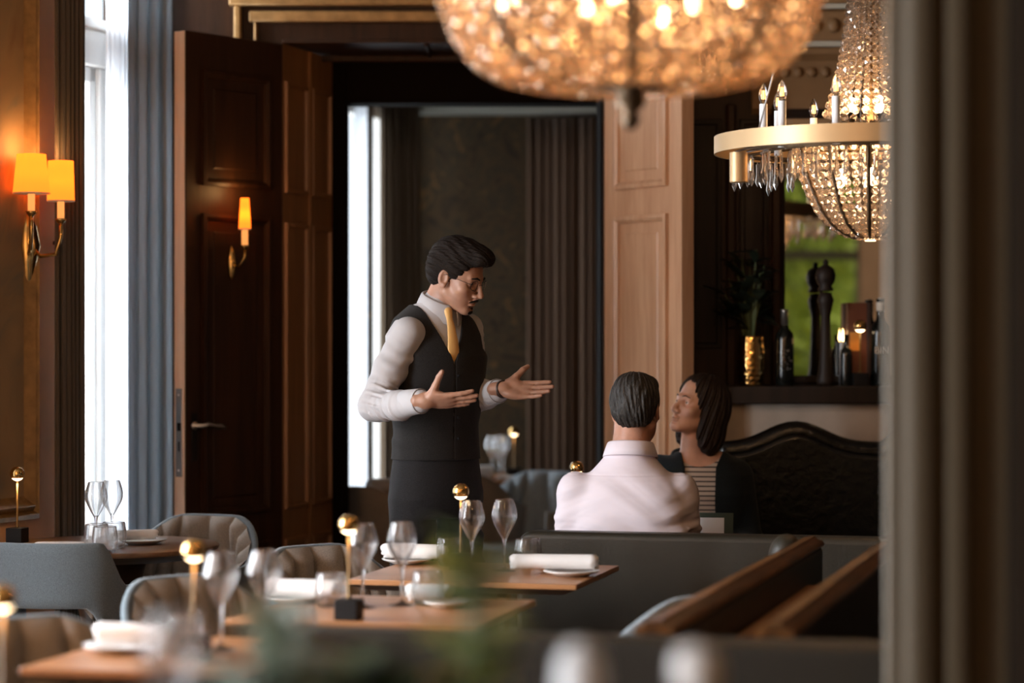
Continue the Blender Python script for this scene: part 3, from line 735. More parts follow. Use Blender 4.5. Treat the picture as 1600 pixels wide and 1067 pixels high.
# ------------------------------------------------------------------ upholstered tub chairs
def smooth01(x):
    x = max(0.0, min(1.0, x)); return x * x * (3 - 2 * x)
def make_chair(label, loc, rz, outer, inner, group=None, sc=1.0, closed=True):
    t = thing('tub_chair', label, 'chair', (loc[0], loc[1], 0), rz, group); t.scale = (sc, sc, sc)
    def top(a): return 0.80 - 0.15 * smooth01((abs(a) - 0.95) / 0.55) if not closed else 0.80 - 0.165 * smooth01((abs(a) - 0.25) / 1.45)
    def bot(a): return 0.60 - 0.19 * smooth01((abs(a) - 0.75) / 0.75) if not closed else 0.42
    A = 2.25
    def pos(a, z, k):
        fl = 0.90 + 0.28 * (z - 0.42)
        s_, c_ = sin(a), cos(a)
        e = 0.78
        x = 0.285 * fl * math.copysign(abs(s_) ** e, s_) * k; y = -0.265 * fl * math.copysign(abs(c_) ** e, c_) * k
        return Vector((x, y, z))
    nu, nv = 41, 9
    vs = []; fs = []
    # closed shell cross-section: outer side up, over the top, inner side down
    ring = [(1.0, j / 8) for j in range(9)] + [(0.985, 1.025)] + [(0.94, 1.025)] + [(0.915, 1 - j / 8) for j in range(9)] + [(0.955, -0.03)]
    m = len(ring)
    for i in range(nu):
        a = -A + 2 * A * i / (nu - 1); z1, z0 = top(a), bot(a)
        for k, v in ring:
            vs.append(pos(a, z0 + (z1 - z0) * v, k))
    for i in range(nu - 1):
        for j in range(m):
            l = (j + 1) % m
            fs.append((i * m + j, i * m + l, (i + 1) * m + l, (i + 1) * m + j))
    fs.append(tuple(range(m))); fs.append(tuple((nu - 1) * m + j for j in range(m))[::-1])
    MB().add(vs, fs).build('shell', outer, t, smooth=True)
    # channel-quilted inner padding
    def fn(u, v):
        a = -1.98 + 3.96 * u; z1, z0 = top(a) + 0.004, max(bot(a), 0.46)
        z = z0 + (z1 - z0) * v
        ph = a * 4.6 + math.tanh(3 * a) * (v - 1) * 1.7
        rid = 0.15 + 0.85 * abs(sin(ph * PI / 1.5)) ** 0.42
        p = pos(a, z, 0.925 - 0.19 * rid * (1 - abs(2 * u - 1) ** 14) * smooth01((1.04 - v) * 7))
        return p
    MB().grid(fn, 221, 14).build('backrest_padding', inner, t, smooth=True)
    def fs_(u, v):
        a = 2 * PI * u; r = min(1.0, v * 1.0)
        e = 0.7; x = 0.235 * math.copysign(abs(cos(a)) ** e, cos(a)); y = 0.245 * math.copysign(abs(sin(a)) ** e, sin(a)) + 0.03
        prof = [(0.0, 0.475), (0.6, 0.475), (0.9, 0.468), (1.0, 0.45), (1.0, 0.40), (0.95, 0.385), (0.0, 0.385)]
        k = v * (len(prof) - 1); i = min(int(k), len(prof) - 2); f = k - i
        rr = prof[i][0] * (1 - f) + prof[i + 1][0] * f; z = prof[i][1] * (1 - f) + prof[i + 1][1] * f
        return Vector((x * rr, y * rr, z))
    MB().grid(fs_, 32, 19, True).build('seat', outer, t, smooth=True)
    for sx in (-1, 1):
        for sy in (-1, 1):
            MB().cone((sx * 0.15, sy * 0.15 + 0.02, 0.40), (sx * 0.205, sy * 0.20 + 0.02, 0.0), 0.014, 0.009, 10).build('leg', M['brass'], t, smooth=True)
    return t
faceX = RZ - PI / 2      # chair whose sitter looks along the table row (+x)
def back_at(px, d, rz, k=0.25):
    return Vector((XA(px, d), d, 0)) + Vector((-sin(rz), cos(rz), 0)) * k
M['blue_fabric'] = fabric('blue_fabric', (0.30, 0.36, 0.40))
G, Q = M['grey_fabric'], M['quilt_fabric']
make_chair('grey tub chair at lower left corner of the picture, nearest', back_at(25, 5.62, faceX - 0.55), faceX - 0.55, G, Q)
make_chair('grey tub chair left of the middle table, below the round table', back_at(272, 6.62, faceX - 0.52), faceX - 0.52, G, Q)
make_chair('grey tub chair seen in front of the dark passage panels', back_at(484, 7.62, faceX - 0.58), faceX - 0.58, G, Q)
make_chair('blue grey tub chair turned away at the left, its smooth back to us', (-1.50, 7.98), R(-17), G, Q, None, 1.0, False)
make_chair('grey tub chair behind the round table, its quilted inside facing us', (-1.21, 8.74), R(158), G, Q)
make_chair('pale blue tub chair peeping over the nearest wood-capped partition', back_at(1082, 6.16, RZ + PI / 2 - 0.45, 0.21), RZ + PI / 2 - 0.45, M['blue_fabric'], M['blue_fabric'], None, 1.0)
make_chair('pale blue tub chair at the far room table right of the waiter', (0.06, 11.75), R(150), M['blue_fabric'], M['blue_fabric'])
make_chair('brownish tub chair at the far room table left of the waiter', (-0.60, 10.93), R(-30), Q, Q)
make_chair('brownish tub chair tucked in at the far room table right of the waiter', (-0.20, 12.0), R(-20), Q, Q)

# ------------------------------------------------------------------ banquettes and partitions
def slab_round(w, t, z0, z1, r, n=8):
    # upright board in xz with rounded upper corners, thickness t along y
    pts = [(0, z0), (w, z0)] + [(w - r + r * cos(a), z1 - r + r * sin(a)) for a in [PI / 2 * k / n for k in range(n + 1)]] + [(r - r * sin(a), z1 - r + r * cos(a)) for a in [PI / 2 * k / n for k in range(n + 1)]]
    return pts
def upright(mb, w, t, z0, z1, r):
    q = MB().prism(slab_round(w, t, z0, z1, r), 0, t)
    q.xf(Matrix(((1, 0, 0, 0), (0, 0, -1, t), (0, 1, 0, 0), (0, 0, 0, 1)))); mb.add(q.v, q.f)
# the banquette behind which the man sits
t = thing('banquette', 'dark green leather banquette with the man leaning on its back', 'banquette', (0.012, 7.88, 0), RZ)
mb = MB(); upright(mb, 1.75, 0.10, 0.06, 0.832, 0.055); mb.build('backrest', M['green_leather'], t, bevel=0.022, seg=4)
MB().bx(0.02, 1.74, 0.10, 0.46, 0.32, 0.46).build('seat', M['green_leather'], t, bevel=0.03, seg=4)
MB().bx(0.03, 1.73, 0.10, 0.40, 0.0, 0.32).build('plinth', M['black_wood'], t)
# nearest banquette, across the bottom of the picture
t = thing('banquette', 'nearest dark leather banquette back across the bottom of the picture', 'banquette', (-0.50, 5.02, 0), RZ)
mb = MB(); upright(mb, 1.62, 0.10, 0.06, 0.855, 0.05); mb.build('backrest', M['green_leather'], t, bevel=0.02, seg=4)
MB().bx(0.02, 1.60, -0.46, 0.0, 0.30, 0.46).build('seat', M['green_leather'], t, bevel=0.03, seg=4)
MB().bx(0.03, 1.59, -0.40, 0.0, 0.0, 0.30).build('plinth', M['black_wood'], t)
# the two wood-capped partitions that run back between the booths
def partition(label, near, far, h=0.835):
    n, f = Vector((*near, 0)), Vector((*far, 0)); L = (f - n).length; d = (f - n).normalized()
    t = thing('booth_partition', label, 'partition', n, math.atan2(d.y, d.x) - PI / 2, 'wood-capped booth partitions')
    MB().bx(-0.037, 0.037, 0, L, 0.0, h).build('panel', M['green_leather'], t, bevel=0.015, seg=3)
    q = MB()
    prof = [(-0.040, h), (-0.046, h + 0.006), (-0.040, h + 0.014), (-0.026, h + 0.014), (-0.020, h + 0.026), (0.012, h + 0.030), (0.020, h + 0.020), (0.034, h + 0.018), (0.042, h + 0.006), (0.038, h)]
    q.prism(prof, -0.0, L); q.xf(Matrix(((1, 0, 0, 0), (0, 0, 1, 0), (0, 1, 0, 0), (0, 0, 0, 1))))
    q.build('wooden_cap', M['cap_wood'], t, angle=50)
    return t, L
p1_, L1 = partition('left wood-capped leather partition slanting up to the banquette', (0.30, 5.08), (0.90, 7.28))
p2_, L2 = partition('right wood-capped leather partition, half hidden by the door casing', (0.545, 5.02), (1.10, 7.10))
q = MB(); q.ball((0, 0, 0), (0.055, 0.06, 0.075), 18, 12)
o = q.build('end_bolster', M['green_leather'], p1_, smooth=True); o.location = (-0.065, L1 - 0.06, 0.80)
t = thing('service_ledge', 'brown wooden ledge between the two wood-capped partitions', 'shelf', (0.66, 5.95, 0), R(-14.8))
MB().bx(-0.075, 0.085, -0.70, 1.02, 0.725, 0.75).build('ledge_top', M['table_wood'], t, bevel=0.003)
MB().bx(-0.06, 0.07, -0.68, 1.0, 0.0, 0.725).build('cabinet', M['black_wood'], t)

# camel-back black sofa behind the woman
def camel(u):
    z = 1.015 + 0.08 * math.exp(-((u - 0.27) / 0.13) ** 2) + 0.11 * smooth01((u - 0.56) / 0.16)
    if u > 0.85: z -= 0.12 * smooth01((u - 0.85) / 0.15)
    return z
t = thing('camelback_sofa', 'glossy black leather sofa with humped back beside the woman', 'sofa', (0.80, 9.40, 0), R(-1))
W = 1.1
pts = [(0, 0.12), (W, 0.12)] + [(W * u, camel(u)) for u in [1 - k / 40 for k in range(41)]]
q = MB().prism(pts, 0, 0.10).xf(Matrix(((1, 0, 0, 0), (0, 0, -1, 0), (0, 1, 0, 0), (0, 0, 0, 1))))
q.build('backrest', M['black_leather'], t, bevel=0.02, seg=3)
mb = MB(); mb.tube([(W * u, -0.05, camel(u) + 0.006) for u in [k / 40 for k in range(41)]], 0.042, 12); mb.build('rolled_edge', M['black_leather'], t, smooth=True)
MB().bx(0.0, W, -0.52, -0.09, 0.30, 0.45).build('seat', M['black_leather'], t, bevel=0.04, seg=4)
MB().bx(0.02, W - 0.02, -0.50, -0.09, 0.08, 0.30).build('frame', M['black_wood'], t)
for x in (0.05, W - 0.05):
    for y in (-0.46, -0.07): MB().cone((x, y, 0.1), (x, y, 0.0), 0.025, 0.016, 10).build('leg', M['black_wood'], t, smooth=True)
mb = MB(); mb.bx(W - 0.10, W, -0.52, -0.09, 0.30, 0.66); mb.build('arm', M['black_leather'], t, bevel=0.04, seg=4)

# ------------------------------------------------------------------ fireplace wall: mantel and mirror
t = thing('mantelpiece', 'dark-shelved stone mantelpiece at the right, under the mirror', 'mantelpiece', (1.78, YD, 0))
MB().bx(-0.99, 1.0, -0.26, -0.0, 1.20, 1.272).build('shelf', M['black_wood'], t, bevel=0.008)
MB().bx(-0.93, 0.94, -0.19, -0.0, 0.90, 1.20).build('frieze', M['stone'], t, bevel=0.006)
for x in (-0.93, 0.70): MB().bx(x, x + 0.24, -0.19, -0.0, 0.0, 0.90).build('jamb', M['stone'], t, bevel=0.006)
MB().bx(-0.69, 0.70, -0.04, -0.0, 0.0, 0.90).build('hearth_opening', M['black_metal'], t)
t = thing('wall_mirror', 'large dark-framed mirror over the mantel, reflecting green garden', 'mirror', (1.70, YD, 0))
MB().bx(-0.585, 0.60, -0.020, -0.002, 1.29, 2.36).build('mirror_glass', M['mirror'], t)
mb = MB(); q = MB(); q.panel(-0.62, 0.64, 1.275, 2.40, [(0, 0.002), (0, 0.03), (0.012, 0.036), (0.035, 0.025), (0.036, 0.018)], 0, True); mb.add(q.v, q.f)
mb.build('mirror_frame', M['black_wood'], t, angle=30)
# ================================================================== TABLEWARE
def on(px, d, z=TZ): return (XA(px, d), d, z)
def spline(pts, per=6):
    out = []; n = len(pts)
    for i in range(n - 1):
        p0, p1, p2, p3 = (Vector(pts[max(0, min(n - 1, i + k))]) for k in (-1, 0, 1, 2))
        for k in range(per):
            t = k / per
            out.append(tuple(0.5 * ((2 * p1) + (p2 - p0) * t + (2 * p0 - 5 * p1 + 4 * p2 - p3) * t * t + (3 * p1 - p0 - 3 * p2 + p3) * t ** 3)))
    return out + [tuple(pts[-1])]
def offset_in(pts, d):
    res = []
    for i, p in enumerate(pts):
        a, b = Vector(pts[max(0, i - 1)]), Vector(pts[min(len(pts) - 1, i + 1)]); t = (b - a).normalized()
        res.append((max(0.0002, p[0] - t.y * d), p[1] + t.x * d))
    return res
_bowl = spline([(0.0062, 0.0985), (0.0135, 0.1110), (0.0245, 0.1310), (0.0345, 0.1510), (0.0388, 0.1690), (0.0368, 0.1870), (0.0320, 0.2040), (0.0268, 0.2200)])
_in = [p for p in offset_in(_bowl, 0.0009) if p[1] > 0.1035]
WG = [(0.0, 0.0), (0.034, 0.0), (0.035, 0.0012), (0.020, 0.0035), (0.007, 0.008), (0.0042, 0.016), (0.0036, 0.05), (0.0042, 0.086)] + _bowl + _in[::-1] + [(0.0, 0.1030)]
wg_me = None
def wine_glass(label, p, group='tall wine glasses'):
    global wg_me
    if wg_me is None:
        o = MB().lathe(WG, 64).build('wine_glass', M['glass'], smooth=True, weld=True); wg_me = o.data
    else:
        o = bpy.data.objects.new('wine_glass', wg_me); COL.objects.link(o)
    o.location = p; return tag(o, label, 'wine glass', group)
_tb = spline([(0.034, 0.003), (0.0398, 0.020), (0.0425, 0.040), (0.0412, 0.064), (0.0372, 0.088)])
TB = [(0.0, 0.0), (0.030, 0.0)] + _tb + [p for p in offset_in(_tb, 0.0012) if p[1] > 0.009][::-1] + [(0.030, 0.008), (0.0, 0.007)]
tb_me = None
def tumbler(label, p, group='stemless water tumblers'):
    global tb_me
    if tb_me is None:
        o = MB().lathe(TB, 64).build('tumbler', M['glass'], smooth=True, weld=True); tb_me = o.data
    else:
        o = bpy.data.objects.new('tumbler', tb_me); COL.objects.link(o)
    o.location = p; return tag(o, label, 'tumbler', group)
wine_glass('wine glass on the nearest table, left of the pair, partly behind the plant', on(345, 5.50))
wine_glass('wine glass on the nearest table, right of the pair, before a white napkin', on(413, 5.55))
wine_glass('wine glass just right of the black-based lamp on the middle table', on(567, 6.36))
wine_glass('wine glass on the middle table between lamp and right tumbler', on(628, 6.42))
wine_glass('wine glass beside the lamp stem on the table before the green banquette', on(737, 7.30))
wine_glass('wine glass next to the napkin end before the green banquette', on(788, 7.36))
wine_glass('left wine glass on the round table against the bright window', on(150, 8.26))
wine_glass('right wine glass on the round table against the bright window', on(175, 8.36))
for i, (x, d) in enumerate(((769, 12.36), (779, 12.27), (786, 12.50))):
    wine_glass(['left', 'middle', 'right'][i] + ' wine glass of the trio on the far room table beside the waiter', on(x, d))
tumbler('tumbler on the nearest table, cut off by the dark banquette back', on(467, 5.58))
tumbler('tumbler beside the napkin on the nearest table at lower left', on(290, 5.44))
tumbler('tumbler left of the black lamp base on the middle table', on(517, 6.385))
tumbler('tumbler standing before a napkin at the right of the middle table', on(668, 6.44))
tumbler('tumbler left of the lamp stem on the table before the banquette', on(703, 7.545))
tumbler('tumbler behind the napkin roll right up against the green banquette', on(825, 7.52))
tumbler('leftmost tumbler of three on the round table below the wine glasses', on(151, 8.12))
tumbler('front tumbler of three on the round table below the wine glasses', on(164, 8.01))
tumbler('rightmost tumbler of three on the round table below the wine glasses', on(178, 8.20))

def plate(label, p, r=0.085, group='white side plates'):
    o = MB().lathe([(0, 0.002), (r * 0.55, 0.0), (r * 0.62, 0.003), (r * 0.96, 0.013), (r, 0.016), (r * 0.97, 0.017), (r * 0.62, 0.006), (0, 0.005)], 40).build('plate', M['porcelain'], smooth=True)
    o.location = p; return tag(o, label, 'plate', group)
def napkin(label, p, L=0.26, r=0.028, rz=0.0, group='rolled white napkins', flat=1.0):
    t = []; turns = 2.6; n = 64
    for k in range(n):
        a = 2 * PI * turns * k / (n - 1); rr = r * (0.25 + 0.75 * k / (n - 1))
        t.append((rr * cos(a - 4.57), rr * sin(a - 4.57) * 0.86 * flat))
    def fn(u, v):
        x, z = t[min(n - 1, int(round(u * (n - 1))))]
        return Vector((-L / 2 + L * v + 0.006 * sin(u * 40) * (1 if v > 0.5 else -1) * (abs(2 * v - 1) ** 6), x * (1 + 0.05 * sin(v * 6)), z + r * 0.86 * flat))
    o = MB().grid(fn, n, 14).build('napkin', M['white_linen'], smooth=True, solid=0.003, recalc=False)
    o.location = p; o.rotation_euler = (0, 0, rz); return tag(o, label, 'napkin', group)
plate('plate under the napkin on the nearest table at lower left', on(192, 5.47), 0.09)
napkin('rolled napkin on the nearest table at lower left', on(206, 5.45, TZ + 0.017), 0.155, 0.030, RZ)
plate('plate under the napkin left of the tumbler on the middle table', on(462, 6.52), 0.09)
napkin('rolled napkin left of the tumbler on the middle table', on(476, 6.50, TZ + 0.017), 0.19, 0.027, RZ)
plate('plate at the right end of the middle table', on(700, 6.36), 0.065)
napkin('rolled napkin behind the right tumbler on the middle table', on(672, 6.52, TZ + 0.0), 0.115, 0.029, RZ)
plate('plate under the left napkin on the table before the banquette', on(636, 7.62), 0.08)
napkin('left rolled napkin on the table before the banquette', on(648, 7.62, TZ + 0.017), 0.20, 0.028, RZ)
plate('plate under the right end of the napkin before the banquette', on(893, 7.23), 0.085)
napkin('long rolled napkin at the right of the table before the banquette', on(866, 7.27, TZ + 0.017), 0.255, 0.027, RZ + 0.16)
plate('plate on the round table under a folded napkin', on(222, 8.36), 0.085)
napkin('loosely folded napkin on the round table right of the tumblers', on(212, 8.34, TZ + 0.017), 0.14, 0.026, R(24), flat=0.8)
napkin('flat white napkin at the front left of the round table', on(95, 8.22), 0.16, 0.022, R(3), flat=0.55)
napkin('white napkin on the far room table beside the waiter', on(751, 12.24), 0.11, 0.045, R(30))
plate('small plate on the far room table beside the waiter', on(795, 12.24), 0.06)
napkin('white napkin on the far room table left of the waiter', on(592, 11.10), 0.10, 0.045, R(20))
plate('pale plate on the far room table left of the waiter', on(563, 11.02), 0.095)

# ------------------------------------------------------------------ little brass table lamps
lamp0 = None
def table_lamp(label, p, h=0.265, power=1.1, rz=RZ):
    global lamp0
    if lamp0 is None:
        t = thing('table_lamp', label, 'table lamp', p, rz, 'small brass table lamps')
        MB().bx(-0.030, 0.030, -0.030, 0.030, 0, 0.052).build('base', M['black_metal'], t, bevel=0.002)
        MB().lathe([(0.0, 0.052), (0.006, 0.052), (0.006, 0.058), (0.0035, 0.062), (0.0035, h - 0.045), (0.0, h - 0.045)], 12).build('stem', M['stem_brass'], t, smooth=True)
        r = 0.0255; z = h - r
        prof = [(r * cos(a), z + r * sin(a)) for a in [-0.62 + (PI / 2 + 0.62) * k / 14 for k in range(15)]]
        hd = MB().lathe([(0.0, prof[0][1] + 0.003), (r * 0.72, prof[0][1] + 0.003)] + prof, 28).build('lamp_head', M['mirror_brass'], t, smooth=True)
        MB().lathe([(0.0, z - r * 0.98), (r * 0.25, z - r * 0.95), (r * 0.55, z - r * 0.80), (r * 0.76, z - r * 0.60), (0.0, z - r * 0.56)], 22).build('light_diffuser', M['led'], t, smooth=True)
        lamp0 = t
    else:
        t = dup(lamp0, label, p, rz)
    l = bpy.data.lights.new('lamp_glow', 'SPOT'); l.energy = power * 0.35; l.color = (1.0, 0.60, 0.28); l.spot_size = R(150); l.spot_blend = 0.6; l.shadow_soft_size = 0.02
    lo = bpy.data.objects.new('lamp_glow', l); COL.objects.link(lo); lo.location = (p[0], p[1], p[2] + h - 0.056)
    return t
table_lamp('table lamp with black cube base in full view on the middle table', on(545, 6.09))
table_lamp('table lamp on the nearest table, in front of the dark door panels', on(303, 5.33))
table_lamp('table lamp between tumbler and wine glass before the green banquette', on(720, 7.42))
table_lamp('table lamp on the round table below the painted wall panel', on(27, 8.42), power=4.0)
table_lamp('table lamp on the far room table right of the waiter', on(803, 12.4), power=0.5)
table_lamp('table lamp peeping over the left shoulder of the seated man', on(901, 8.83))
table_lamp('table lamp cut by the left edge of the picture', on(3, 4.34))
table_lamp('table lamp on the mantel shelf in front of the brown box', on(1344, 9.70, 1.272), h=0.285, power=8.0, rz=0)

# ------------------------------------------------------------------ things on the mantel shelf
SH = 1.272
t = thing('hammered_vase', 'hammered gold vase on the mantel holding dark leaves', 'vase', (XA(1173, 9.76), 9.76, SH))
rn = random.Random(3)
vs = []; nn, mm = 40, 26; fs = []
for j in range(mm):
    z = 0.20 * j / (mm - 1)
    for i in range(nn):
        a = 2 * PI * i / nn; r = 0.050 + 0.006 * sin(PI * j / (mm - 1)) + 0.0022 * sin(a * 12 + (j % 4 > 1) * PI) * abs(sin(j * PI / 2.6)) + 0.0015 * sin(j * PI / 1.3)
        vs.append((r * cos(a), r * sin(a), z))
for j in range(mm - 1):
    for i in range(nn): fs.append((j * nn + i, j * nn + (i + 1) % nn, (j + 1) * nn + (i + 1) % nn, (j + 1) * nn + i))
fs.append(tuple(range(nn))[::-1])
MB().add(vs, fs).build('vase_body', M['mirror_brass'], t, smooth=True)
def leaf_mesh(mb, base, d, L, w, droop=0.3, n=7, up=Vector((0, 0, 1))):
    d = Vector(d).normalized(); side = d.cross(up)
    if side.length < 1e-3: side = Vector((1, 0, 0))
    side.normalize(); nrm = side.cross(d); vs = []; fs = []
    for k in range(n):
        f = k / (n - 1); c = Vector(base) + d * L * f - Vector((0, 0, droop * L * f * f)); ww = w * sin(PI * min(1, 0.06 + f * 0.94)) ** 0.8
        vs += [c - side * ww + nrm * 0.12 * ww, c - nrm * 0.1 * ww, c + side * ww + nrm * 0.12 * ww]
    for k in range(n - 1):
        for q in (0, 1): fs.append((k * 3 + q, k * 3 + q + 1, k * 3 + q + 4, k * 3 + q + 3))
    mb.add(vs, fs)
def plant(name, label, cat, loc, mats, n, hgt, spread, Lr, wr, seed, pot=None, stems=True, up0=0.0):
    t = thing(name, label, cat, loc); rn = random.Random(seed)
    if pot: MB().lathe([(0, 0), (pot[0] * 0.75, 0), (pot[0], pot[1]), (pot[0] * 0.92, pot[1]), (pot[0] * 0.88, pot[1] * 0.85), (0, pot[1] * 0.85)], 24).build('pot', M['terracotta'], t, angle=40)
    mbs = {m: MB() for m in mats}; st = MB(); z0 = pot[1] * 0.85 if pot else up0
    for i in range(n):
        a = rn.uniform(0, 2 * PI); e = rn.uniform(0.25, 1.0)
        tip = Vector((cos(a) * spread * e, sin(a) * spread * e * 0.8, z0 + hgt * rn.uniform(0.45, 1.0)))
        st.tube([(0, 0, z0), tip * 0.5 + Vector((0, 0, z0 * 0.5 + hgt * 0.12)), tip], [0.003, 0.0025, 0.0015], 5)
        for k in range(rn.randint(3, 5)):
            f = rn.uniform(0.45, 1.0); b = Vector((0, 0, z0)).lerp(tip, f)
            a2 = a + rn.uniform(-1.5, 1.5); d = Vector((cos(a2), sin(a2), rn.uniform(0.0, 1.3)))
            leaf_mesh(mbs[rn.choice(mats)], b, d, rn.uniform(*Lr), rn.uniform(*wr), rn.uniform(0.1, 0.5))
    st.build('stem', M['leaf'], t, smooth=True)
    for m in mats:
        if mbs[m].v: tag(mbs[m].build('foliage', M[m], t, smooth=True, recalc=False), kind='stuff')
    return t
pl = plant('leafy_plant', 'dark leafy plant standing in the hammered gold vase', 'plant', (XA(1174, 9.74), 9.74, SH), ['black_leaf'], 13, 0.46, 0.12, (0.08, 0.14), (0.018, 0.034), 11, None, True, 0.10)
B = [(0, 0), (0.037, 0), (0.038, 0.004), (0.038, 0.19), (0.034, 0.215), (0.018, 0.235), (0.0145, 0.25), (0.0140, 0.30), (0.0155, 0.302), (0.0155, 0.312), (0, 0.312)]
def bottle(label, loc, body, sc=1.0):
    t = thing('bottle', label, 'bottle', loc)
    MB().lathe([(r * sc, z * sc) for r, z in B], 28).build('bottle_body', body, t, angle=60)
    return t
t = bottle('dark wine bottle with silver neck right of the gold vase', (XA(1226, 9.72), 9.72, SH), M['dark_bottle'], 0.98)
MB().lathe([(0.0152, 0.245), (0.0146, 0.296), (0.016, 0.298), (0.016, 0.307), (0, 0.308)], 20).build('foil', M['steel'], t, smooth=True)
mb = MB()
for k in range(26):
    a = -PI / 2 + rn.uniform(-0.7, 0.7); z = rn.uniform(0.06, 0.15); mb.ball((0.0376 * cos(a), 0.0376 * sin(a), z), 0.0026, 6, 5)
mb.build('label_dots', M['steel'], t)
bottle('squat black bottle between pepper mill and brown box', (XA(1322, 9.74), 9.74, SH), M['dark_bottle'], 0.66)
t = thing('candle', 'lit candle flame behind the squat black bottle on the mantel', 'candle', (XA(1317, 9.83), 9.83, SH))
MB().lathe([(0.0, 0), (0.014, 0), (0.014, 0.175), (0, 0.172)], 16).build('wax', M['candle_white'], t, smooth=False, angle=40)
MB().lathe([(0.0, 0.176), (0.005, 0.186), (0.0055, 0.195), (0.003, 0.215), (0, 0.232)], 12).build('flame', emit('flame', (1.0, 0.62, 0.25), 14), t, smooth=True)
t = thing('pepper_mill', 'tall dark turned pepper mill in front of the mirror', 'pepper mill', (XA(1290, 9.72), 9.72, SH))
MB().lathe([(0, 0), (0.036, 0), (0.038, 0.02), (0.029, 0.06), (0.022, 0.16), (0.019, 0.28), (0.030, 0.33), (0.034, 0.345), (0.028, 0.36), (0.024, 0.375), (0.0, 0.378)], 28).build('mill_body', M['black_wood'], t, smooth=True)
MB().lathe([(0, 0.379), (0.030, 0.38), (0.032, 0.388), (0.024, 0.40), (0.037, 0.42), (0.041, 0.445), (0.034, 0.47), (0.018, 0.482), (0.010, 0.486), (0.012, 0.496), (0.006, 0.506), (0, 0.508)], 28).build('mill_head', M['black_wood'], t, smooth=True)
t = thing('gift_box', 'tall brown bottle box with orange label on the mantel', 'box', (XA(1342, 9.80), 9.80, SH))
MB().bx(-0.048, 0.030, -0.025, 0.055, 0, 0.335).build('box_body', M['box_brown'], t, bevel=0.002)
MB().bx(0.0302, 0.046, -0.027, 0.056, 0, 0.338).build('box_lid', M['box_dark'], t, bevel=0.002)
MB().bx(-0.040, -0.002, -0.0262, -0.0252, 0.14, 0.215).build('label', M['orange_label'], t)
t = bottle('dark bottle lettered BIN at the right end of the mantel', (XA(1376, 9.72), 9.72, SH), M['dark_bottle'], 1.12)
fc_ = bpy.data.curves.new('lettering', 'FONT'); fc_.body = 'BIN'; fc_.size = 0.040; fc_.align_x = 'CENTER'; fc_.extrude = 0.0004
fo = bpy.data.objects.new('lettering_curve', fc_); COL.objects.link(fo); bpy.context.view_layer.update()
me_ = bpy.data.meshes.new_from_object(fo.evaluated_get(bpy.context.evaluated_depsgraph_get())); bpy.data.objects.remove(fo); me_.materials.clear(); me_.materials.append(M['cream_label'])
fo = bpy.data.objects.new('lettering', me_); COL.objects.link(fo); fo.parent = t; fo.location = (0.0, -0.0432, 0.130); fo.rotation_euler = (PI / 2, 0, 0)
MB().lathe([(0.0165, 0.30), (0.0180, 0.33), (0.010, 0.352), (0, 0.354)], 18).build('stopper', M['cream_label'], t, smooth=True)

# the menu held up on the far table
t = thing('menu', 'dark green menu board with a white page beside the man', 'menu', (XA(1116, 8.52), 8.52, TZ))
t.rotation_euler = (R(-14), 0, R(-8))
MB().bx(-0.062, 0.066, 0.0, 0.008, 0.0, 0.098).build('board', M['menu_green'], t, bevel=0.001)
MB().bx(-0.058, 0.034, -0.0015, -0.0003, 0.006, 0.080).build('page', M['page'], t)

# ------------------------------------------------------------------ foreground console under the picture with plants and glass
CZ = 0.90
t = thing('console_table', 'dark console just below the picture carrying the blurred plants', 'console', (-0.05, 2.75, 0))
MB().bx(-0.55, 0.50, -0.32, 0.30, CZ - 0.03, CZ).build('table_top', M['black_wood'], t, bevel=0.003)
for x in (-0.50, 0.45):
    for y in (-0.28, 0.26): MB().bx(x - 0.02, x + 0.02, y - 0.02, y + 0.02, 0, CZ - 0.03).build('leg', M['black_wood'], t)
g = wine_glass('large blurred wine glass in the lower left foreground', (XA(268, 2.95), 2.95, CZ), None)
plant('potted_plant', 'blurred grey green plant in the foreground right of the big wine glass', 'plant', (XA(415, 2.75), 2.75, CZ), ['blue_leaf'], 10, 0.225, 0.05, (0.06, 0.09), (0.024, 0.038), 21, (0.05, 0.07))
plant('potted_plant', 'blurred dark green plant at the bottom centre of the foreground', 'plant', (XA(560, 2.85), 2.85, CZ), ['black_leaf', 'leaf', 'leaf'], 14, 0.13, 0.11, (0.06, 0.10), (0.022, 0.034), 22, (0.05, 0.06))
plant('potted_plant', 'blurred olive green sprig before the table at picture centre', 'plant', (XA(745, 2.75), 2.75, CZ), ['olive_leaf', 'olive_leaf', 'leaf'], 13, 0.275, 0.03, (0.05, 0.075), (0.024, 0.036), 25, (0.045, 0.06))
o = MB().lathe([(0, 0), (0.020, 0), (0.024, 0.05), (0.025, 0.15), (0.022, 0.178), (0.012, 0.19), (0, 0.192)], 24).xf(Matrix.Diagonal((1.15, 1.15, 1.18, 1))).build('pillar_candle', M['candle_white'], smooth=True)
o.location = (XA(908, 2.60), 2.60, CZ); tag(o, 'blurred white rounded pillar candle in the foreground', 'candle')
o = MB().lathe([(0, 0), (0.020, 0), (0.012, 0.02), (0.012, 0.135), (0.022, 0.147), (0.026, 0.165), (0.022, 0.186), (0, 0.192)], 24).xf(Matrix.Diagonal((1.1, 1.1, 1.17, 1))).build('bud_vase', M['porcelain'], smooth=True)
o.location = (XA(1090, 2.60), 2.60, CZ); tag(o, 'blurred pale round-topped bud vase in the right foreground', 'vase')

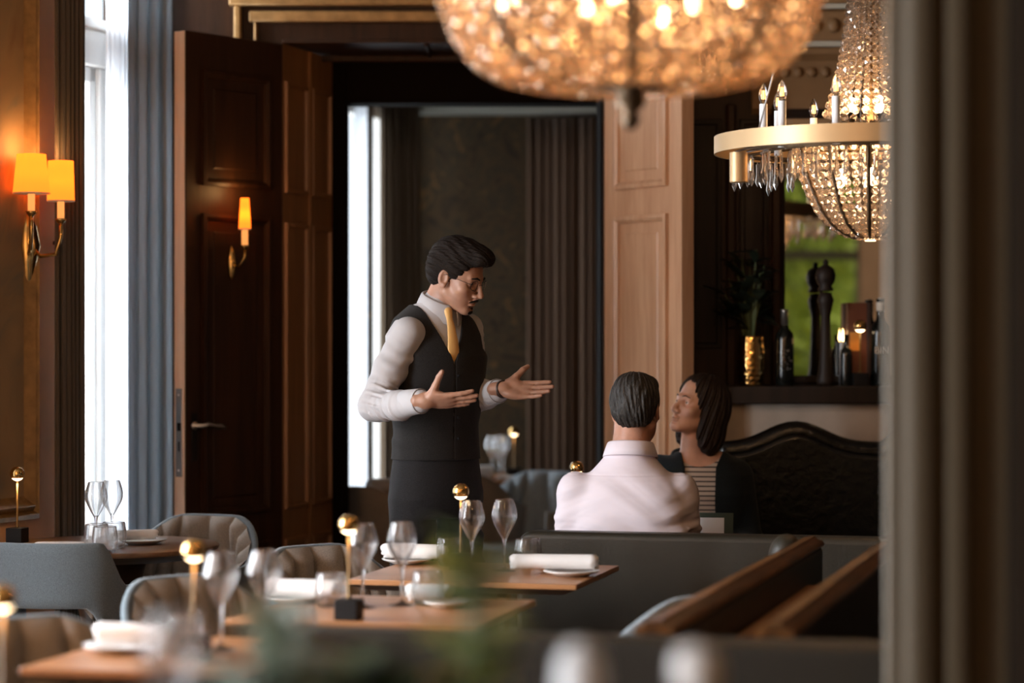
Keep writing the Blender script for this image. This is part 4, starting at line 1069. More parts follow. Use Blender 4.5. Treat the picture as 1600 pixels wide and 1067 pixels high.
# ================================================================== CHANDELIERS
def ico(c, r, st=[None]):
    if st[0] is None:
        bm = bmesh.new(); bmesh.ops.create_icosphere(bm, subdivisions=1, radius=1.0)
        st[0] = ([v.co.copy() for v in bm.verts], [tuple(v.index for v in f.verts) for f in bm.faces]); bm.free()
    return st[0]
BR = random.Random(77)
def bead(mb, c, r):
    v, f = ico(0, 1); c = Vector(c); q = Euler((BR.uniform(0, 6.3), BR.uniform(0, 6.3), BR.uniform(0, 6.3))).to_matrix()
    mb.add([q @ p * r + c for p in v], f)
def drop(mb, c, L, w):
    c = Vector(c)
    mb.lathe([(0.0, 0.0), (w * 0.45, -L * 0.12), (w * 0.4, -L * 0.5), (w * 0.75, -L * 0.8), (0.0, -L)], 6, c)
def interp(prof, z):
    zs = [p[0] for p in prof]; rs = [p[1] for p in prof]
    return float(np.interp(z, zs, rs))
def strands(root, name, prof, n, step, br, mat, wob=0.0, per=1):
    # each string of beads runs from top to bottom on the profile (z, r); beads sized br
    z0, z1 = prof[0][0], prof[-1][0]
    pts = []; N_ = 400; L = 0; last = None
    for k in range(N_ + 1):
        z = z0 + (z1 - z0) * k / N_; r = interp(prof if z1 > z0 else prof[::-1], z)
        if last is None or math.hypot(r - last[0], z - last[1]) >= step * (0.55 + 0.45 * min(1, r / prof_max(prof))):
            pts.append((r, z)); last = (r, z)
    for i in range(n):
        a = 2 * PI * (i + 0.5) / n; mb = MB()
        for j, (r, z) in enumerate(pts):
            b = br * (0.72 + 0.28 * min(1.0, r / prof_max(prof)))
            if r * 2 * PI / n < b * 1.1 and i % 2: continue
            if r * 2 * PI / n < b * 0.55 and i % 4: continue
            bead(mb, (r * cos(a), r * sin(a), z), b)
        mb.build(name, mat, root, recalc=False)
def prof_max(p): return max(q[1] for q in p)

# the near one, out of focus at the top of the picture
ND = 4.8
t = thing('chandelier', 'big blurred crystal basket chandelier at the top of the picture', 'chandelier', (XA(985, ND), ND, 1.955))
nb = [(0.0, 0.14), (0.006, 0.20), (0.020, 0.262), (0.05, 0.312), (0.10, 0.348), (0.17, 0.374), (0.26, 0.392), (0.34, 0.400)]
strands(t, 'bead_strand', nb, 96, 0.0235, 0.0122, M['amber_crystal'])
mb = MB()
for k in range(5):
    rr = 0.03 + 0.03 * k; n = int(2 * PI * rr / 0.021)
    for i in range(n): bead(mb, (rr * cos(2 * PI * i / n), rr * sin(2 * PI * i / n), 0.002), 0.010)
mb.build('bead_base', M['amber_crystal'], t, recalc=False)
mb = MB()
for k in range(4):
    a = PI * k / 4 + PI / 2 - 0.04
    for sg in (0, PI): mb.tube([((r + 0.004) * cos(a + sg), (r + 0.004) * sin(a + sg), z) for z, r in nb], 0.007, 6)
mb.lathe([(0.404, 0.335), (0.412, 0.335), (0.412, 0.365), (0.404, 0.365)], 60, closed=True)
mb.build('frame', M['bronze'], t, smooth=True)
MB().lathe([(0, -0.075), (0.008, -0.072), (0.016, -0.055), (0.010, -0.045), (0.022, -0.03), (0.024, -0.02), (0.014, -0.012), (0.045, 0.0), (0.07, 0.010), (0.03, 0.018), (0, 0.02)], 20).xf(Matrix.Diagonal((1.35, 1.35, 1.15, 1))).build('finial', M['bronze'], t, smooth=True)
MB().lathe([(0.012, 0.02), (0.014, 0.36), (0.010, 1.545)], 12).build('stem', M['bronze'], t, smooth=True)
for i in range(18):
    a = 2 * PI * i / 18 + 0.2; r = 0.13 + 0.13 * (i % 2)
    MB().ball((r * cos(a), r * sin(a), 0.17 + 0.03 * (i % 3)), (0.012, 0.012, 0.020), 10, 8).build('bulb', M['bulb'], t, smooth=True)
    mb = MB(); mb.tube([(0.012 * cos(a), 0.012 * sin(a), 0.12), (r * 0.6 * cos(a), r * 0.6 * sin(a), 0.09), (r * cos(a), r * sin(a), 0.14)], 0.006, 6); mb.build('bulb_arm', M['bronze'], t, smooth=True)
l = bpy.data.lights.new('chandelier_glow', 'POINT'); l.energy = 45; l.color = (1, 0.55, 0.24); l.shadow_soft_size = 0.12
lo = bpy.data.objects.new('chandelier_glow', l); COL.objects.link(lo); lo.parent = t; lo.location = (0, 0, 0.42)

# the far one with its gilt ring
FD = 7.8; FCX = XA(1360, FD)
t = thing('chandelier', 'crystal chandelier with gilt ring and candle bulbs at upper right', 'chandelier', (FCX, FD, 1.785))
zr = 2.056 - 1.785
fb = [(0.0, 0.035), (0.012, 0.085), (0.04, 0.130), (0.085, 0.168), (0.15, 0.200), (0.22, 0.228), (0.30, 0.245)]
strands(t, 'bead_strand', fb, 44, 0.0300, 0.0148, M['crystal'])
fu = [(0.40, 0.142), (0.47, 0.118), (0.56, 0.096), (0.68, 0.077), (0.82, 0.060), (1.0, 0.046), (1.2, 0.036)]
strands(t, 'bead_strand', fu, 26, 0.0285, 0.0145, M['crystal'])
MB().lathe([(0.497, zr), (0.503, zr), (0.503, zr + 0.056), (0.497, zr + 0.056)], 96, closed=True).build('ring', M['brushed_gold'], t, angle=40)
mb = MB()
for k in range(6):
    a = PI * k / 6 + 0.35
    for sg in (0, PI): mb.tube([((r + 0.006) * cos(a + sg), (r + 0.006) * sin(a + sg), z) for z, r in fb] + [(0.20 * cos(a + sg), 0.20 * sin(a + sg), 0.345)], 0.0065, 6)
mb.lathe([(0.243, 0.295), (0.256, 0.295), (0.256, 0.315), (0.243, 0.315)], 48, closed=True)
mb.build('frame', M['bronze'], t, smooth=True)
mb = MB(); rn = random.Random(9)
for i in range(150):
    a = rn.uniform(0, 2 * PI); rr = rn.uniform(0.145, 0.26)
    leaf_mesh(mb, (rr * cos(a), rr * sin(a), 0.335 + rn.uniform(0, 0.015)), (cos(a) + rn.uniform(-.6, .6), sin(a) + rn.uniform(-.6, .6), rn.uniform(0.4, 1.6)), rn.uniform(0.025, 0.042), 0.010, 0.4, 5)
mb.build('leaf_crown', M['bronze'], t, smooth=True, solid=0.002, recalc=False)
for k in range(3):
    a = 2 * PI * k / 3 + 3.6
    MB().tube([(0.44 * cos(a), 0.44 * sin(a), zr + 0.006), (0.02 * cos(a), 0.02 * sin(a), 1.66)], 0.0028, 6).build('suspension_wire', M['steel'], t, smooth=True)
MB().lathe([(0.012, 0.02), (0.012, 1.715)], 10).build('stem', M['bronze'], t, smooth=True)
MB().lathe([(0, -0.012), (0.018, -0.012), (0.020, 0.0), (0.014, 0.012), (0, 0.014)], 18).build('bottom_light', emit('bottom_light', (1.0, 0.62, 0.34), 4), t, smooth=True)
dmb = MB(); drop(dmb, (0, 0, 0), 0.092, 0.0115); dme = None
for j, (rr, nd, zo) in enumerate(((0.44, 30, 0), (0.395, 27, 0.004), (0.35, 24, 0), (0.262, 18, 0.025))):
    for i in range(nd):
        a = 2 * PI * (i + 0.3 * j) / nd
        if dme is None:
            o = dmb.build('crystal_drop', M['clear_crystal'], t, recalc=False); dme = o.data
        else:
            o = bpy.data.objects.new('crystal_drop', dme); COL.objects.link(o); o.parent = t
        o.location = (rr * cos(a), rr * sin(a), zr - 0.004 + zo - 0.006 * (i % 3)); o.scale = (1, 1, 0.92 + 0.1 * ((i + j) % 3))
mb = MB()
for rr in (0.44, 0.40, 0.35): mb.lathe([(rr - 0.004, zr), (rr + 0.004, zr), (rr + 0.004, zr + 0.006), (rr - 0.004, zr + 0.006)], 64, closed=True)
for i in range(8):
    a = 2 * PI * i / 8 + 0.2; mb.tube([(0.24 * cos(a), 0.24 * sin(a), zr + 0.03), (0.498 * cos(a), 0.498 * sin(a), zr + 0.01)], 0.005, 6)
mb.build('ring_arms', M['bronze'], t, smooth=True)
for a, rr in [(math.atan2(-0.40, -0.165), 0.43), (math.atan2(-0.25, -0.314), 0.40), (math.atan2(-0.15, -0.363), 0.39), (math.atan2(0.08, -0.292), 0.40), (math.atan2(0.35, -0.15), 0.36), (math.atan2(-0.36, 0.17), 0.40), (math.atan2(-0.2, 0.34), 0.40), (math.atan2(0.2, 0.33), 0.40), (math.atan2(0.38, 0.12), 0.40)]:
    if rr == 0.40 and abs(math.cos(a) + 0.96) < 0.05: rr = 0.30
    x, y = rr * cos(a), rr * sin(a)
    c = MB().lathe([(0.0125, zr + 0.0), (0.0125, zr + 0.145)], 16, (x, y, 0)).build('candle_sleeve', M['candle_white'], t, angle=60)
    z = zr + 0.145
    MB().lathe([(0.008, z), (0.0135, z + 0.015), (0.0155, z + 0.028), (0.011, z + 0.048), (0.004, z + 0.063), (0.0, z + 0.067)], 16, (x, y, 0)).build('glass_bulb', M['glass'], c, smooth=True)
    mb = MB()
    for k in range(4): mb.tube([(x + 0.004 * cos(k * 1.57), y + 0.004 * sin(k * 1.57), z + 0.016), (x + 0.0035 * cos(k * 1.57), y + 0.0035 * sin(k * 1.57), z + 0.042)], 0.0007, 5)
    mb.build('filament', M['filament'], c)
MB().lathe([(0.0, zr - 0.10), (0.026, zr - 0.10), (0.029, zr - 0.098), (0.029, zr - 0.004), (0.0, zr - 0.002)], 24, (-0.443 * 0.98, -0.10, 0)).build('spotlight', M['brushed_gold'], t, angle=50)
for i in range(6):
    a = 2 * PI * i / 6 + 0.45; r = 0.11
    MB().ball((r * cos(a), r * sin(a), 0.19), (0.017, 0.017, 0.03), 10, 8).build('bulb', M['small_bulb'], t, smooth=True)
for i in range(3):
    a = 2 * PI * i / 3 + 0.9; MB().ball((0.06 * cos(a), 0.06 * sin(a), 0.43), (0.014, 0.014, 0.024), 10, 8).build('bulb', M['small_bulb'], t, smooth=True)
l = bpy.data.lights.new('chandelier_glow', 'POINT'); l.energy = 16; l.color = (1, 0.55, 0.24); l.shadow_soft_size = 0.1
lo = bpy.data.objects.new('chandelier_glow', l); COL.objects.link(lo); lo.parent = t; lo.location = (0, 0, 0.36)
# ================================================================== PEOPLE: signed-distance modelling, meshed by surface nets
class Field:
    def __init__(s, lo, hi, h):
        s.lo = np.array(lo, np.float32); s.h = h
        s.n = np.ceil((np.array(hi) - s.lo) / h).astype(int) + 1
        s.f = np.full(s.n, 0.5, np.float32)
    def reg(s, lo, hi):
        a = np.clip(np.floor((np.array(lo) - s.lo) / s.h).astype(int), 0, s.n); b = np.clip(np.ceil((np.array(hi) - s.lo) / s.h).astype(int) + 1, 0, s.n)
        if (b <= a).any(): return None
        sl = tuple(slice(i, j) for i, j in zip(a, b))
        g = [(s.lo[k] + s.h * np.arange(a[k], b[k], dtype=np.float32)) for k in range(3)]
        return sl, g[0][:, None, None], g[1][None, :, None], g[2][None, None, :]
    def op(s, fn, c, rad, k, mode='u'):
        m = rad + k + 3 * s.h; c = np.array(c)
        r = s.reg(c - m, c + m)
        if r is None: return
        sl, X, Y, Z = r
        d = fn(X, Y, Z).astype(np.float32); a = s.f[sl]
        if mode == 'd': s.f[sl] = a + d; return
        if mode == 's': d = -d; a = -a; d = -d
        if mode == 'u':
            h = np.clip(0.5 + 0.5 * (a - d) / k, 0, 1); s.f[sl] = a + (d - a) * h - k * h * (1 - h)
        elif mode == 's':           # smooth subtraction: max(a, -d)
            a = s.f[sl]; e = -d
            h = np.clip(0.5 - 0.5 * (a - e) / k, 0, 1); s.f[sl] = a + (e - a) * h + k * h * (1 - h)
    def ell(s, c, r, Rm=None, k=0.01, mode='u'):
        c = np.array(c, float); r = np.array(r, float)
        def fn(X, Y, Z):
            x, y, z = X - c[0], Y - c[1], Z - c[2]
            if Rm is not None:
                x, y, z = (Rm[0, 0] * x + Rm[1, 0] * y + Rm[2, 0] * z, Rm[0, 1] * x + Rm[1, 1] * y + Rm[2, 1] * z, Rm[0, 2] * x + Rm[1, 2] * y + Rm[2, 2] * z)
            k0 = np.sqrt((x / r[0]) ** 2 + (y / r[1]) ** 2 + (z / r[2]) ** 2); k1 = np.sqrt((x / r[0] ** 2) ** 2 + (y / r[1] ** 2) ** 2 + (z / r[2] ** 2) ** 2)
            return k0 * (k0 - 1) / np.maximum(k1, 1e-6)
        s.op(fn, c, r.max(), k, mode)
    def rc(s, a, b, ra, rb, k=0.01, mode='u', flat=None):
        a = np.array(a, float); b = np.array(b, float); d = b - a; L2 = max(d @ d, 1e-9)
        def fn(X, Y, Z):
            x, y, z = X - a[0], Y - a[1], Z - a[2]
            t = np.clip((x * d[0] + y * d[1] + z * d[2]) / L2, 0, 1)
            return np.sqrt((x - t * d[0]) ** 2 + (y - t * d[1]) ** 2 + (z - t * d[2]) ** 2) - (ra + (rb - ra) * t)
        s.op(fn, (a + b) / 2, math.sqrt(L2) / 2 + max(ra, rb), k, mode)
    def chain(s, pts, rr, k=0.01):
        for i in range(len(pts) - 1): s.rc(pts[i], pts[i + 1], rr[i], rr[i + 1], k)
    def loft(s, secs, c0, yaw, k=0.01, mode='u', pw=2.3, extra=None):
        # secs: (z, cx, cy, rx, ry) in the body's frame (x to its right, y forward)
        S = np.array(secs, float); ca, sa = cos(yaw), sin(yaw)
        ex = np.array([sa, -ca]); ey = np.array([ca, sa])        # right and forward for a heading angle yaw
        zc = (S[0, 0] + S[-1, 0]) / 2; rad = max(S[:, 3].max(), S[:, 4].max(), abs(S[-1, 0] - S[0, 0]) / 2) + np.abs(S[:, 1:3]).max() + 0.1
        def fn(X, Y, Z):
            x0, y0 = X - c0[0], Y - c0[1]
            z = Z + 0 * X + 0 * Y
            u = x0 * ex[0] + y0 * ex[1] + 0 * Z; v = x0 * ey[0] + y0 * ey[1] + 0 * Z
            I = lambda j: np.interp(z.ravel(), S[:, 0], S[:, j]).reshape(z.shape)
            cx, cy, rx, ry = I(1), I(2), I(3), I(4)
            q = (np.abs((u - cx) / rx) ** pw + np.abs((v - cy) / ry) ** pw) ** (1 / pw)
            d = (q - 1) * np.minimum(rx, ry) * 1.05
            d = np.maximum(d, np.maximum(S[0, 0] - z, z - S[-1, 0]))
            if extra is not None: d = extra(d, u, v, z)
            return d
        s.op(fn, (c0[0], c0[1], zc), rad, k, mode)
    def mesh(s):
        f = s.f; ins = f < 0
        c = np.zeros(tuple(s.n - 1), np.uint8)
        for i in (0, 1):
            for j in (0, 1):
                for k in (0, 1):
                    c += ins[i:s.n[0] - 1 + i, j:s.n[1] - 1 + j, k:s.n[2] - 1 + k]
        act = np.argwhere((c > 0) & (c < 8)); del c
        idm = np.full(tuple(s.n - 1), -1, np.int32); idm[act[:, 0], act[:, 1], act[:, 2]] = np.arange(len(act))
        vals = {}
        for i in (0, 1):
            for j in (0, 1):
                for k in (0, 1): vals[(i, j, k)] = f[act[:, 0] + i, act[:, 1] + j, act[:, 2] + k]
        acc = np.zeros((len(act), 3), np.float32); cnt = np.zeros(len(act), np.float32)
        for a in vals:
            for ax in range(3):
                if a[ax] == 1: continue
                b = list(a); b[ax] = 1; b = tuple(b)
                va, vb = vals[a], vals[b]; cr = (va < 0) != (vb < 0)
                t = np.where(cr, va / np.where(cr, va - vb, 1), 0)
                p = np.tile(np.array(a, np.float32), (len(act), 1)); p[:, ax] = t
                acc += p * cr[:, None]; cnt += cr
        V = s.lo + s.h * (act + acc / np.maximum(cnt, 1)[:, None])
        quads = []
        for ax in range(3):
            sl0 = [slice(None)] * 3; sl1 = [slice(None)] * 3; sl0[ax] = slice(0, -1); sl1[ax] = slice(1, None)
            e = np.argwhere(ins[tuple(sl0)] != ins[tuple(sl1)])
            o1, o2 = [(1, 2), (2, 0), (0, 1)][ax]
            ok = (e[:, o1] > 0) & (e[:, o2] > 0) & (e[:, o1] < s.n[o1] - 1) & (e[:, o2] < s.n[o2] - 1); e = e[ok]
            def q(d1, d2):
                t = e.copy(); t[:, o1] -= d1; t[:, o2] -= d2; return idm[t[:, 0], t[:, 1], t[:, 2]]
            Q = np.stack([q(1, 1), q(0, 1), q(0, 0), q(1, 0)], 1)
            fl = ~ins[e[:, 0], e[:, 1], e[:, 2]]
            Q[fl] = Q[fl][:, ::-1]; quads.append(Q)
        Q = np.concatenate(quads); Q = Q[(Q >= 0).all(1)]
        return V, Q
    def build(s, name, mat, parent=None, smooth_it=2):
        V, Q = s.mesh(); V = V.astype(np.float64)
        # a little Laplacian smoothing
        ed = np.concatenate([Q[:, [0, 1]], Q[:, [1, 2]], Q[:, [2, 3]], Q[:, [3, 0]]])
        for it in range(smooth_it):
            acc = np.zeros_like(V); cnt = np.zeros(len(V))
            for j in range(3): acc[:, j] = np.bincount(ed[:, 0], V[ed[:, 1], j], len(V)) + np.bincount(ed[:, 1], V[ed[:, 0], j], len(V))
            cnt = np.bincount(ed[:, 0], minlength=len(V)) + np.bincount(ed[:, 1], minlength=len(V))
            V = V + 0.5 * (acc / np.maximum(cnt, 1)[:, None] - V)
        me = bpy.data.meshes.new(name)
        me.vertices.add(len(V)); me.vertices.foreach_set('co', V.ravel())
        me.loops.add(Q.size); me.loops.foreach_set('vertex_index', Q.ravel().astype(np.int32))
        me.polygons.add(len(Q)); me.polygons.foreach_set('loop_start', np.arange(0, Q.size, 4, dtype=np.int32)); me.polygons.foreach_set('loop_total', np.full(len(Q), 4, np.int32))
        me.update(); me.validate()
        me.polygons.foreach_set('use_smooth', [True] * len(me.polygons))
        me.materials.append(mat)
        o = bpy.data.objects.new(name, me); COL.objects.link(o)
        if parent is not None: o.parent = parent
        return o

def frame(yaw, pitch=0.0, roll=0.0):
    # heading yaw measured from +x, pitch > 0 looks down; columns: right, forward, up
    f = np.array([cos(yaw) * cos(pitch), sin(yaw) * cos(pitch), -sin(pitch)]); r = np.array([sin(yaw), -cos(yaw), 0.0]); u = np.cross(r, f)
    r2 = r * cos(roll) + u * sin(roll); u2 = np.cross(r2, f)
    return np.stack([r2, f, u2], 1)
class Head:
    def __init__(s, F, c, Rm, sc=1.0): s.F, s.c, s.R, s.sc = F, np.array(c, float), Rm, sc
    def p(s, q): return s.c + s.R @ (np.array(q, float) * s.sc)
    def ell(s, c, r, k=0.01, mode='u', rot=None):
        Rm = s.R if rot is None else s.R @ np.array(Euler(rot).to_matrix())
        s.F.ell(s.p(c), np.array(r) * s.sc, Rm, k, mode)
    def rc(s, a, b, ra, rb, k=0.008, mode='u'): s.F.rc(s.p(a), s.p(b), ra * s.sc, rb * s.sc, k, mode)
    def face(s, fem=False, jaw=1.0):
        e = s.ell; j = jaw
        e((0, -0.012, 0.040), (0.072, 0.093, 0.085), 0.012)
        e((0, -0.045, 0.020), (0.066, 0.058, 0.070), 0.015)
        e((0, 0.030, -0.010), (0.060, 0.058, 0.075), 0.018)
        e((0, 0.034, -0.055), (0.050 * j, 0.050, 0.056), 0.02)
        s.rc((-0.047 * j, -0.002, -0.055), (-0.016, 0.066, -0.098), 0.016, 0.015, 0.022); s.rc((0.047 * j, -0.002, -0.055), (0.016, 0.066, -0.098), 0.016, 0.015, 0.022)
        e((0, 0.073, -0.096), (0.021, 0.017, 0.017), 0.014)
        for x in (-1, 1):
            e((x * 0.043, 0.056, -0.026), (0.020, 0.021, 0.018), 0.02)
            e((x * 0.032, 0.078, -0.002), (0.017, 0.016, 0.013), 0.010, 's')          # eye socket
            s.rc((x * 0.010, 0.086, 0.017), (x * 0.038, 0.071, 0.018), 0.007, 0.006, 0.014)   # brow
            e((x * 0.031, 0.067, 0.001), (0.0145, 0.0145, 0.0135), 0.005)               # lids
            e((x * 0.031, 0.084, -0.0015), (0.0112, 0.010, 0.0042), 0.002, 's')
            e((x * 0.0125, 0.094, -0.041), (0.0085, 0.010, 0.0075), 0.006)               # nostril wing
            e((x * 0.0065, 0.101, -0.0475), (0.0033, 0.005, 0.003), 0.002, 's')
            # ear
            e((x * 0.073, -0.012, -0.010), (0.0085, 0.019, 0.031), 0.004, rot=(0.15, 0, x * 0.35))
            e((x * 0.079, -0.008, -0.006), (0.005, 0.011, 0.019), 0.004, 's', rot=(0.15, 0, x * 0.35))
            e((x * 0.074, -0.004, -0.033), (0.006, 0.009, 0.010), 0.004)
        nl = 0.0 if not fem else -0.003
        s.rc((0, 0.084, 0.010), (0, 0.106 + nl, -0.030), 0.0075, 0.0085, 0.010)
        e((0, 0.108 + nl, -0.036), (0.0105, 0.011, 0.0095), 0.007)
        s.rc((0, 0.096, -0.045), (0, 0.091, -0.056), 0.005, 0.007, 0.008)               # philtrum
        lw = 0.021
        e((0, 0.0855, -0.0640), (lw, 0.0115, 0.0052), 0.004)
        e((0, 0.0840, -0.0745), (lw * 0.86, 0.0115, 0.0060), 0.004)
        e((0, 0.098, -0.0690), (lw * 1.05, 0.013, 0.0018), 0.002, 's')
        e((0, 0.086, -0.0845), (0.014, 0.008, 0.004), 0.006, 's')
    def add_eyes(s, parent):
        for x in (-1, 1):
            p = s.p((x * 0.031, 0.067, 0.001))
            o = MB().ball((0, 0, 0), 0.0128 * s.sc, 18, 14).build('eye', M['eye'], parent, smooth=True)
            Mx = Matrix([[*s.R[i], p[i]] for i in range(3)] + [[0, 0, 0, 1]]); o.matrix_local = Mx
    def tubes(s, name, mat, parent, paths, r, n=8):
        mb = MB()
        for q in paths: mb.tube([s.p(a) for a in q], r if not isinstance(r, (list, tuple)) else list(r), n)
        return mb.build(name, mat, parent, smooth=True)

def unit(v): v = np.array(v, float); return v / np.linalg.norm(v)
def hand(F, W, u, n, t, sc=1.0, curl=(0.12, 0.12, 0.14, 0.16), thumb=(0.5, 0.8, 0.1), spread=0.045):
    W = np.array(W, float); u = unit(u); n = unit(np.array(n) - u * np.dot(n, u)); t = unit(np.array(t) - u * np.dot(t, u) - n * np.dot(t, n))
    P = lambda a, b, c: W + (u * a + t * b + n * c) * sc
    Rm = np.stack([u, t, n], 1)
    F.rc(P(-0.03, 0, 0), P(0.01, 0, 0), 0.024 * sc, 0.024 * sc, 0.012)
    F.ell(P(0.052, 0, -0.001), np.array((0.050, 0.041, 0.0145)) * sc, Rm, 0.012)
    F.ell(P(0.035, 0.022, 0.007), np.array((0.030, 0.018, 0.015)) * sc, Rm, 0.010)
    F.ell(P(0.035, -0.024, 0.006), np.array((0.030, 0.014, 0.013)) * sc, Rm, 0.010)
    offs = (0.029, 0.0095, -0.0105, -0.029); lens = (0.072, 0.080, 0.074, 0.058); rad = (0.0088, 0.0090, 0.0086, 0.0076); base = (0.088, 0.092, 0.088, 0.080)
    for i in range(4):
        L = lens[i]; p = P(base[i] - 0.012, offs[i], 0.0); a = 0.03; sp = spread * (1.5 - i) * 0.5
        seg = (0.46, 0.30, 0.24); r0 = rad[i] * sc
        dirv = lambda a: unit(u * cos(a) * cos(sp) + t * sin(sp) + n * sin(a))
        q = p + dirv(a) * 0.014 * sc
        F.rc(p, q, r0 * 1.05, r0 * 1.05, 0.008)
        for j, sg in enumerate(seg):
            a += curl[i] * (0.8 if j == 0 else 1.0); e = q + dirv(a) * L * sg * sc
            F.rc(q, e, r0 * (1.03 - 0.07 * j), r0 * (0.96 - 0.08 * j), 0.0035); q = e
    d = unit(u * thumb[0] + t * thumb[1] + n * thumb[2])
    a = P(0.022, 0.024, 0.006); b = a + d * 0.036 * sc; d2 = unit(d + 0.12 * t); c = b + d2 * 0.034 * sc; d3 = unit(d2 - 0.25 * n + 0.05 * u); e = c + d3 * 0.025 * sc
    F.rc(a, b, 0.0155 * sc, 0.0125 * sc, 0.010); F.rc(b, c, 0.0118 * sc, 0.0105 * sc, 0.005); F.rc(c, e, 0.0108 * sc, 0.0082 * sc, 0.003)
def folds(F, a, b, amp, freq, rad, seed=0.0, t0=0.0, t1=1.0, tw=1.5):
    a = np.array(a, float); b = np.array(b, float); d = b - a; L = np.linalg.norm(d); d = d / L
    e1 = unit(np.cross(d, (0.3, 0.5, 0.8))); e2 = np.cross(d, e1)
    def fn(X, Y, Z):
        x, y, z = X - a[0], Y - a[1], Z - a[2]
        s = x * d[0] + y * d[1] + z * d[2]; p = x * e1[0] + y * e1[1] + z * e1[2]; q = x * e2[0] + y * e2[1] + z * e2[2]
        ang = np.arctan2(q, p); rr = np.sqrt(p * p + q * q)
        w = np.clip((s / L - t0) / 0.15, 0, 1) * np.clip((t1 - s / L) / 0.15, 0, 1) * (rr < rad)
        v = np.sin(freq * s + tw * np.sin(ang + seed) + seed) + 0.6 * np.sin(freq * 1.7 * s - 1.3 * np.sin(2 * ang + seed * 2) + 2 * seed)
        return amp * w * np.sign(v) * np.abs(v) ** 0.8 * (0.55 + 0.45 * np.sin(ang * 1.0 + seed * 3))
    F.op(fn, (a + b) / 2, L / 2 + rad, 0.001, 'd')

def skin(name, col, rough=0.45):
    return pbr(name, col, rough, sss=0.12, bump=0.08, bscale=220, var=0.10, vscale=25)
M['skin_waiter'] = skin('skin_waiter', (0.34, 0.175, 0.112))
M['skin_man'] = skin('skin_man', (0.50, 0.25, 0.165))
M['skin_woman'] = skin('skin_woman', (0.66, 0.39, 0.285))
def hairm(name, c1, c2, rough=0.38, stretch=(60, 60, 9)):
    m, nt, b = nodes_of(name)
    tc = N(nt, 'ShaderNodeTexCoord'); mp = N(nt, 'ShaderNodeMapping'); mp.inputs['Scale'].default_value = stretch
    n = N(nt, 'ShaderNodeTexNoise'); n.inputs['Scale'].default_value = 3.0; n.inputs['Detail'].default_value = 6; n.inputs['Distortion'].default_value = 0.6
    nt.links.new(tc.outputs['Object'], mp.inputs[0]); nt.links.new(mp.outputs[0], n.inputs['Vector'])
    rp = N(nt, 'ShaderNodeValToRGB'); rp.color_ramp.elements[0].position = 0.35; rp.color_ramp.elements[1].position = 0.7
    rp.color_ramp.elements[0].color = (*c1, 1); rp.color_ramp.elements[1].color = (*c2, 1)
    nt.links.new(n.outputs['Fac'], rp.inputs[0]); nt.links.new(rp.outputs[0], b.inputs['Base Color'])
    b.inputs['Roughness'].default_value = rough; b.inputs['Specular IOR Level'].default_value = 0.28
    bp = N(nt, 'ShaderNodeBump'); bp.inputs['Strength'].default_value = 0.8; bp.inputs['Distance'].default_value = 0.004
    nt.links.new(n.outputs['Fac'], bp.inputs['Height']); nt.links.new(bp.outputs[0], b.inputs['Normal'])
    return m
M['hair_waiter'] = hairm('hair_waiter', (0.006, 0.004, 0.003), (0.016, 0.010, 0.007), 0.7, (14, 60, 60))
M['hair_waiter'].node_tree.nodes['Principled BSDF'].inputs['Specular IOR Level'].default_value = 0.1
M['hair_man'] = hairm('hair_man', (0.006, 0.005, 0.0045), (0.055, 0.047, 0.040), 0.45, (70, 40, 22))
M['hair_woman'] = hairm('hair_woman', (0.007, 0.004, 0.003), (0.030, 0.016, 0.010), 0.5)
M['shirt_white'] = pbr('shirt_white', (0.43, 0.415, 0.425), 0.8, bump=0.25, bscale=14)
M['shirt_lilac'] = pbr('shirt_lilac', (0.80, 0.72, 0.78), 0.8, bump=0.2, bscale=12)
M['vest'] = fabric('vest', (0.014, 0.0125, 0.012), 0.85, 300, 0.3, 0.2, 0.05)
M['trousers'] = fabric('trousers', (0.012, 0.011, 0.012), 0.85, 300, 0.3, 0.2, 0.05)
M['navy'] = fabric('navy', (0.010, 0.016, 0.020), 0.85, 300, 0.3, 0.2, 0.1)
M['tie'] = pbr('tie', (0.66, 0.38, 0.12), 0.42, sheen=0.3)
M['shoe'] = pbr('shoe', (0.01, 0.009, 0.009), 0.25)
def eyem():
    m, nt, b = nodes_of('eye')
    tc = N(nt, 'ShaderNodeTexCoord'); sx = N(nt, 'ShaderNodeSeparateXYZ'); nt.links.new(tc.outputs['Object'], sx.inputs[0])
    rp = N(nt, 'ShaderNodeValToRGB'); rp.color_ramp.interpolation = 'CONSTANT'; e = rp.color_ramp.elements
    e[0].position = 0; e[0].color = (0.72, 0.66, 0.62, 1); e[1].position = 0.885; e[1].color = (0.07, 0.04, 0.022, 1); e.new(0.965).color = (0.004, 0.004, 0.004, 1)
    mm = N(nt, 'ShaderNodeMath', operation='DIVIDE'); mm.inputs[1].default_value = 0.0128
    nt.links.new(sx.outputs['Y'], mm.inputs[0]); nt.links.new(mm.outputs[0], rp.inputs[0]); nt.links.new(rp.outputs[0], b.inputs['Base Color'])
    b.inputs['Roughness'].default_value = 0.08; return m
M['eye'] = eyem()
